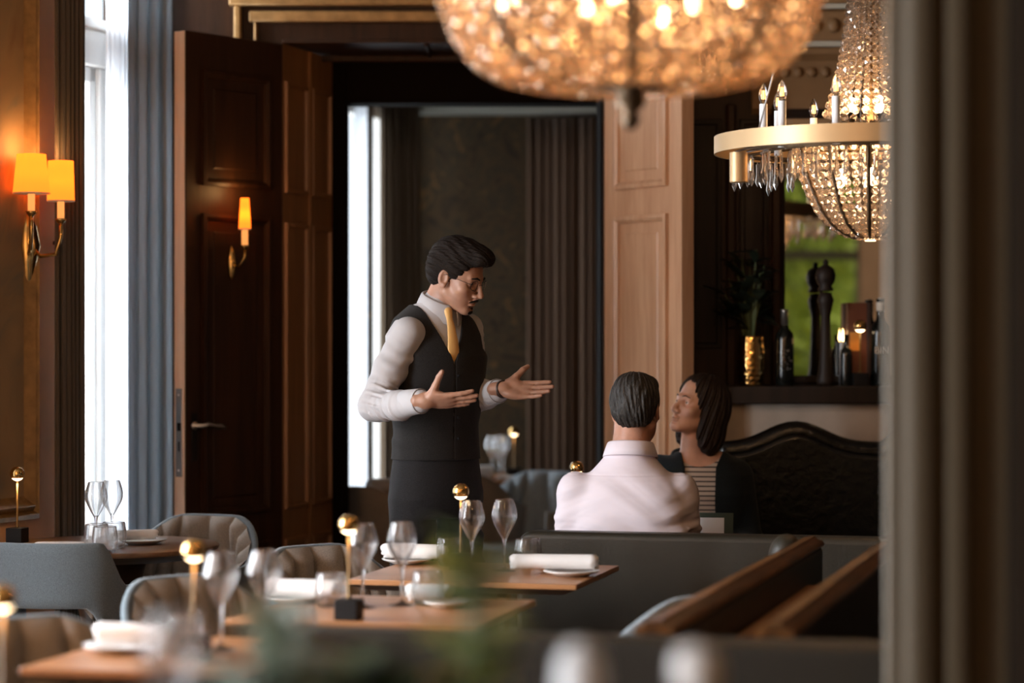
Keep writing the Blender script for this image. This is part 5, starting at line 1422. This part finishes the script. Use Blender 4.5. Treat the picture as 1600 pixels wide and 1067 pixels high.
def stripem():
    m, nt, b = nodes_of('striped_jersey')
    tc = N(nt, 'ShaderNodeTexCoord'); sx = N(nt, 'ShaderNodeSeparateXYZ'); nt.links.new(tc.outputs['Object'], sx.inputs[0])
    a = N(nt, 'ShaderNodeMath', operation='DIVIDE'); a.inputs[1].default_value = 0.0175; nt.links.new(sx.outputs['Z'], a.inputs[0])
    f = N(nt, 'ShaderNodeMath', operation='FRACT'); nt.links.new(a.outputs[0], f.inputs[0])
    g = N(nt, 'ShaderNodeMath', operation='LESS_THAN'); g.inputs[1].default_value = 0.28; nt.links.new(f.outputs[0], g.inputs[0])
    mx = N(nt, 'ShaderNodeMix', data_type='RGBA'); mx.inputs['A'].default_value = (0.62, 0.57, 0.53, 1); mx.inputs['B'].default_value = (0.015, 0.016, 0.025, 1)
    nt.links.new(g.outputs[0], mx.inputs['Factor']); nt.links.new(mx.outputs['Result'], b.inputs['Base Color']); b.inputs['Roughness'].default_value = 0.85; return m
M['striped_jersey'] = stripem()
def collar(name, mat, parent, c, yaw, tilt, rx, ry, h_stand, drop_back, drop_front, gap=0.22, spread=0.012, point=0.03):
    # folded shirt collar; c = centre of the neck opening, front gap in radians each side
    Rm = frame(yaw, tilt); c = np.array(c, float); n = 49; vs = []; fs = []
    for i in range(n):
        f = i / (n - 1) * 2 - 1                    # -1..1 from right front round the back to left front
        a = -PI / 2 + f * (PI - gap)               # angle: -pi/2 is the back
        x, y = cos(a), sin(a)
        fr = smooth01((abs(f) - 0.55) / 0.45)
        dr = drop_back + (drop_front - drop_back) * fr
        top = h_stand * (1 - 0.35 * fr)
        def P(k, z, ad=0): return c + Rm @ np.array((x * (rx + k), y * (ry + k) + ad, z))
        pf = point * smooth01((abs(f) - 0.80) / 0.2)
        vs += [P(0.0, -0.035), P(-0.001, top * 0.5), P(0.001, top), P(0.006, top + 0.003), P(0.010, top), P(0.012 + spread * 0.5, top - dr * 0.5, pf * 0.3), P(0.013 + spread, top - dr, pf * 0.6)]
    for i in range(n - 1):
        for j in range(6): fs.append((i * 7 + j, (i + 1) * 7 + j, (i + 1) * 7 + j + 1, i * 7 + j + 1))
    return MB().add(vs, fs).build(name, mat, parent, smooth=True, solid=0.0025, recalc=False)

# ------------------------------------------------------------------ the waiter
WDPT = 8.2; WS = FPX / WDPT; WX0 = XA(681, WDPT)
def wp(px, py, y=0.0): return np.array(((px - 681) / WS, y, CAMZ - (py - 533.5) / WS))
waiter = thing('person', 'standing waiter in white shirt, dark vest and gold tie, both hands open', 'person', (WX0, WDPT, 0))
yb = R(-60)          # chest heading
hd_c = wp(715, 432, -0.04); hR = frame(R(-26), R(20), R(-3))
rs, re_, rw = wp(640, 521, -0.112), wp(588, 632, -0.16), wp(671, 622, -0.36)
ls, le, lw = wp(729, 514, 0.115), wp(733, 628, 0.10), wp(785, 608, -0.07)
torso = [(0.98, 0, 0.0, 0.150, 0.105), (1.06, 0, 0.0, 0.135, 0.100), (1.16, 0, 0.0, 0.128, 0.098), (1.28, 0, 0.005, 0.145, 0.105), (1.40, 0, 0.0, 0.165, 0.108), (1.47, 0, -0.01, 0.165, 0.092), (1.53, 0, -0.018, 0.12, 0.07), (1.575, 0, -0.02, 0.06, 0.055)]
def grow(S, g): return [(z, a, b, c + g, d + g) for z, a, b, c, d in S]
F = Field((-0.26, -0.50, 0.97), (0.43, 0.24, 1.85), 0.0026)
F.loft(torso, (0, 0), yb, 0.02)
nk0, nk1 = wp(679, 496, 0.005), wp(699, 450, -0.015)
F.rc(nk0, nk1, 0.062, 0.055, 0.02)
H = Head(F, hd_c, hR, 0.98); H.face(jaw=1.0)
F.chain([rs, re_, rw], (0.050, 0.040, 0.027), 0.02); F.chain([ls, le, lw], (0.050, 0.040, 0.027), 0.02)
hand(F, rw, (1.0, -0.12, 0.02), (0.05, 0.60, 0.80), (0.0, -0.75, 0.65), 0.97, (0.10, 0.06, 0.04, 0.05), (0.45, 0.72, 0.52))
hand(F, lw, (1.0, -0.15, -0.02), (0.0, -0.78, 0.62), (0.0, 0.60, 0.80), 0.98, (0.04, 0.05, 0.08, 0.12), (0.62, 0.78, 0.05))
F.build('body', M['skin_waiter'], waiter)
H.add_eyes(waiter)
# hair
F = Field(hd_c - 0.18, hd_c + 0.20, 0.0024); H2 = Head(F, hd_c, hR, 0.98)
H2.ell((0, -0.016, 0.045), (0.080, 0.104, 0.093), 0.01); H2.ell((0, -0.054, 0.016), (0.075, 0.066, 0.080), 0.015)
H2.ell((0, 0.040, 0.098), (0.060, 0.066, 0.034), 0.02); H2.ell((0.012, 0.086, 0.088), (0.046, 0.030, 0.026), 0.02)
H2.ell((0, 0.098, 0.0), (0.085, 0.075, 0.068), 0.012, 's'); H2.ell((0, 0.06, -0.07), (0.11, 0.085, 0.075), 0.012, 's')
H2.ell((0, -0.02, -0.115), (0.12, 0.12, 0.055), 0.006, 's')
for x in (-1, 1): H2.ell((x * 0.085, -0.008, -0.012), (0.020, 0.026, 0.034), 0.006, 's')
def strand(X, Y, Z, H=H2):
    x, y, z = X - H.c[0], Y - H.c[1], Z - H.c[2]
    a = H.R[0, 0] * x + H.R[1, 0] * y + H.R[2, 0] * z; b = H.R[0, 1] * x + H.R[1, 1] * y + H.R[2, 1] * z; c = H.R[0, 2] * x + H.R[1, 2] * y + H.R[2, 2] * z
    th = np.arctan2(c - 0.02, a + 0.02)
    return 0.0008 * np.sin(47 * th + 5 * np.sin(22 * b) + 20 * b) + 0.0009 * np.sin(83 * th - 40 * b + 3 * np.sin(31 * b + 9 * th)) + 0.0015 * np.sin(19 * th + 6 * np.sin(17 * b))
F.op(strand, hd_c, 0.2, 0.001, 'd')
F.build('hair', M['hair_waiter'], waiter, 1)
H.tubes('eyebrow', M['hair_waiter'], waiter, [[(x * 0.012, 0.0925, 0.0175), (x * 0.026, 0.0895, 0.0225), (x * 0.044, 0.0775, 0.018)] for x in (-1, 1)], (0.0028, 0.0038, 0.0020), 8)
F = Field(H.p((0, 0.07, -0.08)) - 0.07, H.p((0, 0.07, -0.08)) + 0.07, 0.002); H3 = Head(F, hd_c, hR, 0.98)
for x in (-1, 1): H3.rc((x * 0.004, 0.0985, -0.0555), (x * 0.024, 0.0855, -0.0655), 0.0042, 0.0026, 0.004)
H3.ell((0, 0.0835, -0.100), (0.017, 0.0085, 0.011), 0.004); H3.ell((0, 0.089, -0.0865), (0.005, 0.004, 0.004), 0.004)
F.build('moustache_and_goatee', M['hair_waiter'], waiter, 1)
gl = []
for x in (-1, 1):
    gl.append([(x * 0.032 + 0.0205 * cos(a), 0.096 - 0.006 * abs(cos(a)) * 1.0 - 0.004 * (x * cos(a) > 0), -0.003 + 0.0175 * sin(a)) for a in [2 * PI * k / 24 for k in range(25)]])
    gl.append([(x * 0.052, 0.088, 0.001), (x * 0.068, 0.055, 0.004), (x * 0.0755, 0.0, 0.008), (x * 0.077, -0.02, 0.0)])
gl.append([(-0.012, 0.096, -0.001), (0, 0.1015, 0.003), (0.012, 0.096, -0.001)])
H.tubes('eyeglasses', M['steel_dark'] if 'steel_dark' in M else M['black_metal'], waiter, gl, 0.0010, 6)
mb = MB()
for x in (-1, 1):
    mb.add([H.p((x * 0.032, 0.0945, -0.003))] + [H.p((x * 0.032 + 0.020 * cos(a), 0.0945 - 0.006 * abs(cos(a)), -0.003 + 0.017 * sin(a))) for a in [2 * PI * k / 24 for k in range(24)]], [(0, 1 + k, 1 + (k + 1) % 24) for k in range(24)])
mb.build('lens', M['pane'], waiter, smooth=True, recalc=False)
# shirt
F = Field((-0.29, -0.42, 1.09), (0.26, 0.25, 1.64), 0.0028)
F.loft(grow(torso, 0.011), (0, 0), yb, 0.02); F.rc(nk0 + np.array((0, 0, -0.035)), nk0 * 0.62 + nk1 * 0.38, 0.080, 0.0645, 0.03)
rcuff = rw + (re_ - rw) * 0.10; lcuff = lw + (le - lw) * 0.14
F.chain([rs, rs * 0.5 + re_ * 0.5 + np.array((-0.004, 0, 0)), re_, re_ * 0.5 + rw * 0.5 + np.array((0, 0, -0.006)), rcuff], (0.056, 0.054, 0.050, 0.046, 0.038), 0.018)
F.chain([ls, ls * 0.5 + le * 0.5, le, le * 0.5 + lw * 0.5, lcuff], (0.056, 0.050, 0.048, 0.045, 0.039), 0.016)
folds(F, re_ + (rs - re_) * 0.35, re_ - (rs - re_) * 0.2, 0.0040, 260, 0.10, 0.4); folds(F, re_, rcuff, 0.0042, 240, 0.09, 1.7, 0, 0.75)
folds(F, rs, re_, 0.0020, 90, 0.09, 2.2, 0.1, 0.9, 4.5); folds(F, ls, le, 0.0036, 130, 0.08, 0.9, 0, 1, 2.5); folds(F, le, lcuff, 0.0042, 260, 0.08, 2.9, 0, 0.8)
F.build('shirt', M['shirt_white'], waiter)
def cuff(W, E, r, nm='cuff'):
    d = unit(np.array(W) - np.array(E)); a = np.array(W) - d * 0.075; b = np.array(W) + d * 0.004
    q = Vector(d).to_track_quat('Z', 'Y').to_matrix()
    return MB().lathe([(r * 0.93, -0.003), (r * 1.04, 0.0), (r * 1.03, 0.079), (r * 1.0, 0.081), (r * 0.96, 0.079), (r * 0.90, 0.01)], 36, a, q, True).build(nm, M['shirt_white'], waiter, smooth=True)
cuff(rcuff, re_, 0.0405); cuff(lcuff, le, 0.041)
collar('collar', M['shirt_white'], waiter, nk0 * 0.52 + nk1 * 0.48 + np.array((0.0, 0, -0.002)), R(-50), R(20), 0.0595, 0.0615, 0.022, 0.040, 0.060, 0.16, 0.006, 0.03)
# vest
vt = grow(torso, 0.019)
def vcut(d, u, v, z):
    vz = 1.375; wv = (z - vz) * 0.42
    d = np.maximum(d, -np.maximum(np.abs(u + 0.004) - np.maximum(wv, -0.02), -v - 0.02))       # V neck, front half only
    arm = np.sqrt(((z - 1.475) / 0.110) ** 2 + ((v + 0.01) / 0.105) ** 2) - 1
    d = np.maximum(d, -np.maximum(arm * 0.09, 0.136 - np.abs(u)))                            # armholes
    d = np.maximum(d, 1.052 - z)
    seam = np.abs(u + 0.006) - 0.0016
    d = np.maximum(d, -np.maximum(seam, np.maximum(z - 1.38, 0.085 - v)))
    return d
vs_ = [(1.0, 0, 0, 0.163, 0.122), (1.04, 0, 0, 0.158, 0.119)] + vt[1:]
F = Field((-0.26, -0.24, 0.98), (0.26, 0.24, 1.60), 0.0026)
F.loft(vs_, (0, 0), yb, 0.004, 'u', 2.3, vcut)
folds(F, (0, 0, 1.05), (0, 0, 1.30), 0.0014, 95, 0.3, 0.6, 0, 1, 5.0)
F.build('vest', M['vest'], waiter, 1)
bR = frame(yb); bp_ = lambda u, v, z: np.array((bR[0, 0] * u + bR[0, 1] * v, bR[1, 0] * u + bR[1, 1] * v, z))
mb = MB()
for z in (1.335, 1.265, 1.195, 1.125): mb.ball(bp_(-0.018, 0.1275, z), 0.0055, 10, 8)
mb.build('buttons', M['black_metal'], waiter, smooth=True)
# tie
mb = MB(); vs = []
for z, w, v, t_ in ((1.572, 0.012, 0.072, 0.010), (1.555, 0.017, 0.078, 0.013), (1.535, 0.013, 0.086, 0.010), (1.528, 0.012, 0.089, 0.006), (1.50, 0.015, 0.102, 0.005), (1.45, 0.020, 0.115, 0.005), (1.41, 0.023, 0.119, 0.005), (1.36, 0.025, 0.112, 0.004)):
    for k in range(10):
        a = 2 * PI * k / 10; vs.append(bp_(-0.004 + w * cos(a), v + t_ * sin(a), z))
mb.add(vs, [(i * 10 + k, i * 10 + (k + 1) % 10, (i + 1) * 10 + (k + 1) % 10, (i + 1) * 10 + k) for i in range(7) for k in range(10)])
mb.build('tie', M['tie'], waiter, smooth=True)
# bracelet
d = unit(lw - le); q = Vector(d).to_track_quat('Z', 'Y').to_matrix()
MB().lathe([(0.0268, -0.008), (0.0305, -0.007), (0.0305, 0.007), (0.0268, 0.008)], 28, lw + d * 0.006, q, True).build('bracelet', M['box_dark'], waiter, smooth=True)
# trousers and shoes
F = Field((-0.28, -0.26, 0.02), (0.28, 0.26, 1.13), 0.0045)
F.loft([(0.855, 0, 0.0, 0.150, 0.100), (0.92, 0, 0.0, 0.166, 0.120), (0.98, 0, 0, 0.160, 0.118), (1.05, 0, 0, 0.150, 0.112), (1.10, 0, 0, 0.147, 0.110)], (0, 0), yb, 0.03)
for sx in (-1, 1):
    hp, kn, an = bp_(sx * 0.086, 0.0, 0.90), bp_(sx * 0.105, 0.015, 0.50), bp_(sx * 0.115, -0.02, 0.07)
    F.chain([hp, kn, an], (0.083, 0.066, 0.060), 0.012)
    folds(F, kn, an, 0.006, 90, 0.12, sx + 1.0); folds(F, hp, kn, 0.003, 80, 0.12, sx + 2.0)
folds(F, bp_(-0.1, 0.05, 0.98), bp_(-0.06, 0.05, 0.66), 0.0030, 75, 0.2, 1.2, 0, 1, 5.0)
F.build('trousers', M['trousers'], waiter, 1)
F = Field((-0.28, -0.36, 0.0), (0.30, 0.2, 0.13), 0.004)
for sx in (-1, 1):
    F.rc(bp_(sx * 0.10, -0.03, 0.045), bp_(sx * 0.115, 0.13, 0.032), 0.042, 0.034, 0.02); F.rc(bp_(sx * 0.10, -0.03, 0.045), bp_(sx * 0.10, -0.02, 0.09), 0.04, 0.045, 0.02)
F.build('shoes', M['shoe'], waiter, 1)

# ------------------------------------------------------------------ the man seen from behind
MDPT = 8.17; MS = FPX / MDPT; MX0 = XA(983, MDPT)
def mp_(px, py, y=0.0): return np.array(((px - 983) / MS, y, CAMZ - (py - 533.5) / MS))
man = thing('person', 'seated man in pale lilac shirt seen from behind, short dark hair', 'person', (MX0, MDPT, 0))
ym = R(84)
mh = mp_(995, 640, 0.035); mR = frame(R(75), R(6), R(4))
mt = [(0.48, 0, -0.02, 0.175, 0.115), (0.60, 0, -0.02, 0.180, 0.115), (0.75, 0, -0.015, 0.190, 0.115), (0.87, 0, -0.005, 0.192, 0.115), (0.93, 0, 0.0, 0.180, 0.105), (0.98, 0, 0.006, 0.148, 0.090), (1.02, 0, 0.012, 0.105, 0.075), (1.06, 0, 0.018, 0.065, 0.06)]
ms_r, ms_l = mp_(1062, 768, 0.0), mp_(900, 766, -0.0)
me_r, me_l = mp_(1072, 890, 0.03), mp_(889, 890, 0.03)
mw_r, mw_l = mp_(1040, 850, 0.26), mp_(925, 850, 0.26)
n0, n1 = mp_(983, 726, 0.012), mp_(990, 664, 0.03)
F = Field((-0.34, -0.20, 0.36), (0.34, 0.58, 1.36), 0.003)
F.loft(mt, (0, 0), ym, 0.02); F.rc(n0, n1, 0.066, 0.061, 0.02)
H = Head(F, mh, mR, 1.0); H.face(jaw=1.08)
F.chain([ms_r, me_r, mw_r], (0.05, 0.042, 0.03), 0.02); F.chain([ms_l, me_l, mw_l], (0.05, 0.042, 0.03), 0.02)
hand(F, mw_r, (-0.3, 1, -0.1), (0, -0.1, -1), (-1, -0.3, 0), 1.0); hand(F, mw_l, (0.3, 1, -0.1), (0, -0.1, -1), (1, -0.3, 0), 1.0)
for sx in (-1, 1): F.rc((sx * 0.09, 0.0, 0.50), (sx * 0.11, 0.34, 0.50), 0.08, 0.06, 0.02); F.rc((sx * 0.11, 0.34, 0.50), (sx * 0.11, 0.34, 0.38), 0.06, 0.05, 0.02)
F.build('body', M['skin_man'], man); H.add_eyes(man)
F = Field(mh - 0.18, mh + 0.20, 0.0024); H2 = Head(F, mh, mR, 1.0)
H2.ell((0, -0.014, 0.038), (0.083, 0.104, 0.090), 0.01); H2.ell((0, -0.050, 0.008), (0.077, 0.066, 0.082), 0.015); H2.ell((0.01, 0.045, 0.085), (0.06, 0.06, 0.036), 0.02)
H2.ell((0, 0.105, 0.0), (0.09, 0.080, 0.070), 0.012, 's'); H2.ell((0, 0.07, -0.08), (0.12, 0.085, 0.085), 0.012, 's'); H2.ell((0, -0.02, -0.120), (0.12, 0.12, 0.058), 0.008, 's')
for x in (-1, 1): H2.ell((x * 0.088, -0.004, -0.014), (0.020, 0.026, 0.034), 0.006, 's')
def strand2(X, Y, Z, H=H2):
    x, y, z = X - H.c[0], Y - H.c[1], Z - H.c[2]
    a = H.R[0, 0] * x + H.R[1, 0] * y + H.R[2, 0] * z; b = H.R[0, 1] * x + H.R[1, 1] * y + H.R[2, 1] * z; c = H.R[0, 2] * x + H.R[1, 2] * y + H.R[2, 2] * z
    th = np.arctan2(a, 0.03 - b)
    return 0.0011 * np.sin(41 * th + 3 * np.sin(32 * c + 4 * th)) + 0.0011 * np.sin(67 * th + 24 * c) + 0.0018 * np.sin(62 * c + 8 * th + 2 * np.sin(9 * th)) * np.sin(13 * th + 2)
F.op(strand2, mh, 0.2, 0.001, 'd')
F.build('hair', M['hair_man'], man, 1)
H.tubes('eyebrow', M['hair_man'], man, [[(x * 0.012, 0.0925, 0.0175), (x * 0.026, 0.0895, 0.0225), (x * 0.044, 0.0775, 0.018)] for x in (-1, 1)], (0.0028, 0.0038, 0.0020), 8)
F = Field((-0.36, -0.22, 0.44), (0.36, 0.40, 1.14), 0.003)
F.loft(grow(mt, 0.016), (0, 0), ym, 0.02); F.rc(n0 - np.array((0, 0, 0.045)), n0 * 0.75 + n1 * 0.25, 0.092, 0.072, 0.035)
F.chain([ms_r, me_r, mw_r * 0.9 + me_r * 0.1], (0.064, 0.058, 0.045), 0.025); F.chain([ms_l, me_l, mw_l * 0.9 + me_l * 0.1], (0.064, 0.058, 0.045), 0.025)
folds(F, ms_r, me_r, 0.003, 130, 0.10, 0.3, 0.2, 1, 3.5); folds(F, ms_l, me_l, 0.003, 130, 0.10, 1.3, 0.2, 1, 2.5)
def backfold(X, Y, Z):
    x = X + 0 * Y + 0 * Z; z = Z + 0 * X + 0 * Y
    w = np.clip((1.03 - z) / 0.06, 0, 1) * np.clip((z - 0.70) / 0.05, 0, 1)
    q1 = np.sin(48 * (z + 0.55 * x) + 2.2 * np.sin(11 * x + 6 * z) + 1.0); q2 = np.sin(62 * (z - 0.7 * x) + 2 * np.sin(14 * z + 5 * x)); q3 = np.sin(85 * (z - 0.30 * np.abs(x) + 0.5 * x * x) + 2.0 * np.sin(9 * x))
    sh = lambda q: np.sign(q) * np.abs(q) ** 1.6
    a = 0.0030 * sh(q1) * (0.5 + 0.5 * np.sin(13 * x + 2)) + 0.0026 * sh(q2) * (0.5 + 0.5 * np.sin(15 * x - 9 * z)) + 0.0040 * sh(q3) * np.clip((0.88 - z) / 0.06, 0, 1)
    yoke = np.where((z > 1.0) & (z < 1.004), 0.0018, 0.0)
    return (a * w + yoke) * (Y < 0.05)
F.op(backfold, (0, 0, 0.8), 0.45, 0.001, 'd')
F.build('shirt', M['shirt_lilac'], man)
collar('collar', M['shirt_lilac'], man, n0 * 0.62 + n1 * 0.38, R(80), R(8), 0.068, 0.070, 0.020, 0.046, 0.06, 0.25, 0.012)
F = Field((-0.30, -0.20, 0.02), (0.30, 0.60, 0.66), 0.006)
F.loft([(0.462, 0, -0.02, 0.185, 0.125), (0.60, 0, -0.02, 0.19, 0.125)], (0, 0), ym, 0.03)
for sx in (-1, 1): F.chain([(sx * 0.09, 0.0, 0.545), (sx * 0.11, 0.36, 0.545), (sx * 0.11, 0.40, 0.10)], (0.085, 0.070, 0.055), 0.03); F.rc((sx * 0.11, 0.38, 0.06), (sx * 0.12, 0.52, 0.05), 0.042, 0.034, 0.02)
F.build('trousers', M['trousers'], man, 1)

# ------------------------------------------------------------------ the woman
ODPT = 9.08; OS = FPX / ODPT; OX0_ = XA(1095, ODPT)
def op_(px, py, y=0.0): return np.array(((px - 1095) / OS, y, CAMZ - (py - 533.5) / OS))
wom = thing('person', 'seated woman with dark bob, navy jacket and striped top, looking up at the waiter', 'person', (OX0_, ODPT, 0))
yo = R(-100)
wh = op_(1089, 636, -0.02); wR = frame(R(-146), R(-17), R(6))
wt = [(0.46, 0, -0.02, 0.165, 0.11), (0.60, 0, -0.02, 0.150, 0.105), (0.75, 0, -0.01, 0.150, 0.105), (0.88, 0, 0.0, 0.160, 0.110), (0.95, 0, -0.005, 0.155, 0.092), (1.00, 0, -0.012, 0.125, 0.075), (1.035, 0, -0.018, 0.075, 0.058), (1.06, 0, -0.02, 0.05, 0.05)]
ws_r, ws_l = op_(1031, 736, 0.02), op_(1152, 744, 0.02)
we_r, we_l = op_(1022, 850, -0.03), op_(1168, 850, -0.03)
ww_r, ww_l = op_(1060, 850, -0.26), op_(1135, 850, -0.26)
n0, n1 = op_(1083, 722, 0.005), op_(1086, 668, 0.005)
F = Field((-0.30, -0.46, 0.40), (0.30, 0.22, 1.36), 0.0026)
F.loft(wt, (0, 0), yo, 0.02); F.rc(n0, n1, 0.052, 0.049, 0.018)
H = Head(F, wh, wR, 0.98); H.face(True, 0.92)
F.chain([ws_r, we_r, ww_r], (0.042, 0.036, 0.025), 0.02); F.chain([ws_l, we_l, ww_l], (0.042, 0.036, 0.025), 0.02)
hand(F, ww_r, (0.6, -0.8, -0.0), (0, 0, -1), (1, 0.6, 0), 0.9); hand(F, ww_l, (-0.6, -0.8, 0.0), (0, 0, -1), (-1, 0.6, 0), 0.9)
for sx in (-1, 1): F.rc((sx * 0.08, 0.0, 0.50), (sx * 0.09, -0.36, 0.50), 0.07, 0.055, 0.02)
F.build('body', M['skin_woman'], wom); H.add_eyes(wom)
F = Field(wh - 0.26, wh + 0.22, 0.0026); H2 = Head(F, wh, wR, 0.98)
H2.ell((0, -0.020, 0.042), (0.086, 0.106, 0.094), 0.01); H2.ell((0, -0.060, -0.005), (0.088, 0.076, 0.10), 0.02)
for x in (-1, 1): H2.ell((x * 0.066, -0.038, -0.050), (0.032, 0.060, 0.095), 0.02)
H2.ell((0, -0.07, -0.075), (0.085, 0.055, 0.075), 0.02); H2.ell((-0.068, -0.06, -0.10), (0.03, 0.05, 0.065), 0.02); H2.ell((0.068, -0.05, -0.10), (0.03, 0.05, 0.06), 0.02)
H2.ell((0.004, 0.105, 0.010), (0.070, 0.088, 0.088), 0.010, 's'); H2.ell((0, 0.075, -0.09), (0.060, 0.09, 0.10), 0.010, 's')
def strand3(X, Y, Z, H=H2):
    x, y, z = X - H.c[0], Y - H.c[1], Z - H.c[2]
    a = H.R[0, 0] * x + H.R[1, 0] * y + H.R[2, 0] * z; b = H.R[0, 1] * x + H.R[1, 1] * y + H.R[2, 1] * z; c = H.R[0, 2] * x + H.R[1, 2] * y + H.R[2, 2] * z
    th = np.arctan2(a, b + 0.02)
    return 0.0016 * np.sin(46 * th + 3 * np.sin(20 * c)) + 0.0014 * np.sin(79 * th + 18 * c) + 0.0025 * np.sin(17 * th + 9 * c)
F.op(strand3, wh, 0.3, 0.001, 'd')
F.build('hair', M['hair_woman'], wom, 1)
H.tubes('eyebrow', M['hair_woman'], wom, [[(x * 0.012, 0.0925, 0.0185), (x * 0.026, 0.0885, 0.0235), (x * 0.043, 0.0775, 0.019)] for x in (-1, 1)], (0.0018, 0.0022, 0.0012), 8)
MB().ball(H.p((0.0765, 0.0, -0.042)), 0.0035, 8, 6).build('earring', M['porcelain'], wom, smooth=True)
F = Field((-0.26, -0.24, 0.45), (0.26, 0.20, 1.08), 0.0035)
def neckcut(d, u, v, z): return np.maximum(d, -(np.sqrt((u / 0.085) ** 2 + ((z - 1.045) / 0.062) ** 2) - 1) * 0.06 * np.where(v > -0.05, 1, -1))
F.loft(grow(wt[:-1], 0.006), (0, 0), yo, 0.004, 'u', 2.3, neckcut)
F.build('striped_top', M['striped_jersey'], wom, 1)
F = Field((-0.32, -0.34, 0.46), (0.32, 0.22, 1.10), 0.003)
F.chain([ws_r, we_r, ww_r * 0.85 + we_r * 0.15], (0.062, 0.056, 0.040), 0.03); F.chain([ws_l, we_l, ww_l * 0.85 + we_l * 0.15], (0.062, 0.056, 0.040), 0.03)
def jcut(d, u, v, z):
    w = 0.062 - (z - 0.92) * 0.05
    return np.maximum(d, -np.maximum(np.abs(u - 0.0) - w, -v))
F.loft(grow(wt[:-1], 0.020), (0, 0), yo, 0.03)
def jop(X, Y, Z):
    ca, sa = cos(yo), sin(yo); u = X * sa - Y * ca + 0 * Z; v = X * ca + Y * sa + 0 * Z; z = Z + 0 * X + 0 * Y
    w = 0.058 + np.clip(z - 0.98, 0, 1) * 0.35
    return np.maximum(np.abs(u + 0.006) - w, -v - 0.02)
F.op(jop, (0, 0, 0.8), 0.5, 0.002, 's')
F.build('jacket', M['navy'], wom, 1)
collar('jacket_collar', M['navy'], wom, n0 * 0.85 + n1 * 0.15 + np.array((0, 0.012, 0)), R(-100), R(12), 0.070, 0.062, 0.018, 0.05, 0.085, 0.75, 0.02)
F = Field((-0.26, -0.5, 0.04), (0.26, 0.18, 0.64), 0.006)
F.loft([(0.452, 0, -0.02, 0.175, 0.12), (0.58, 0, -0.02, 0.17, 0.115)], (0, 0), yo, 0.03)
for sx in (-1, 1): F.chain([(sx * 0.085, 0.0, 0.53), (sx * 0.095, -0.38, 0.53), (sx * 0.095, -0.38, 0.10)], (0.075, 0.062, 0.05), 0.03); F.rc((sx * 0.095, -0.37, 0.085), (sx * 0.10, -0.44, 0.08), 0.038, 0.032, 0.02)
F.build('trousers', M['trousers'], wom, 1)
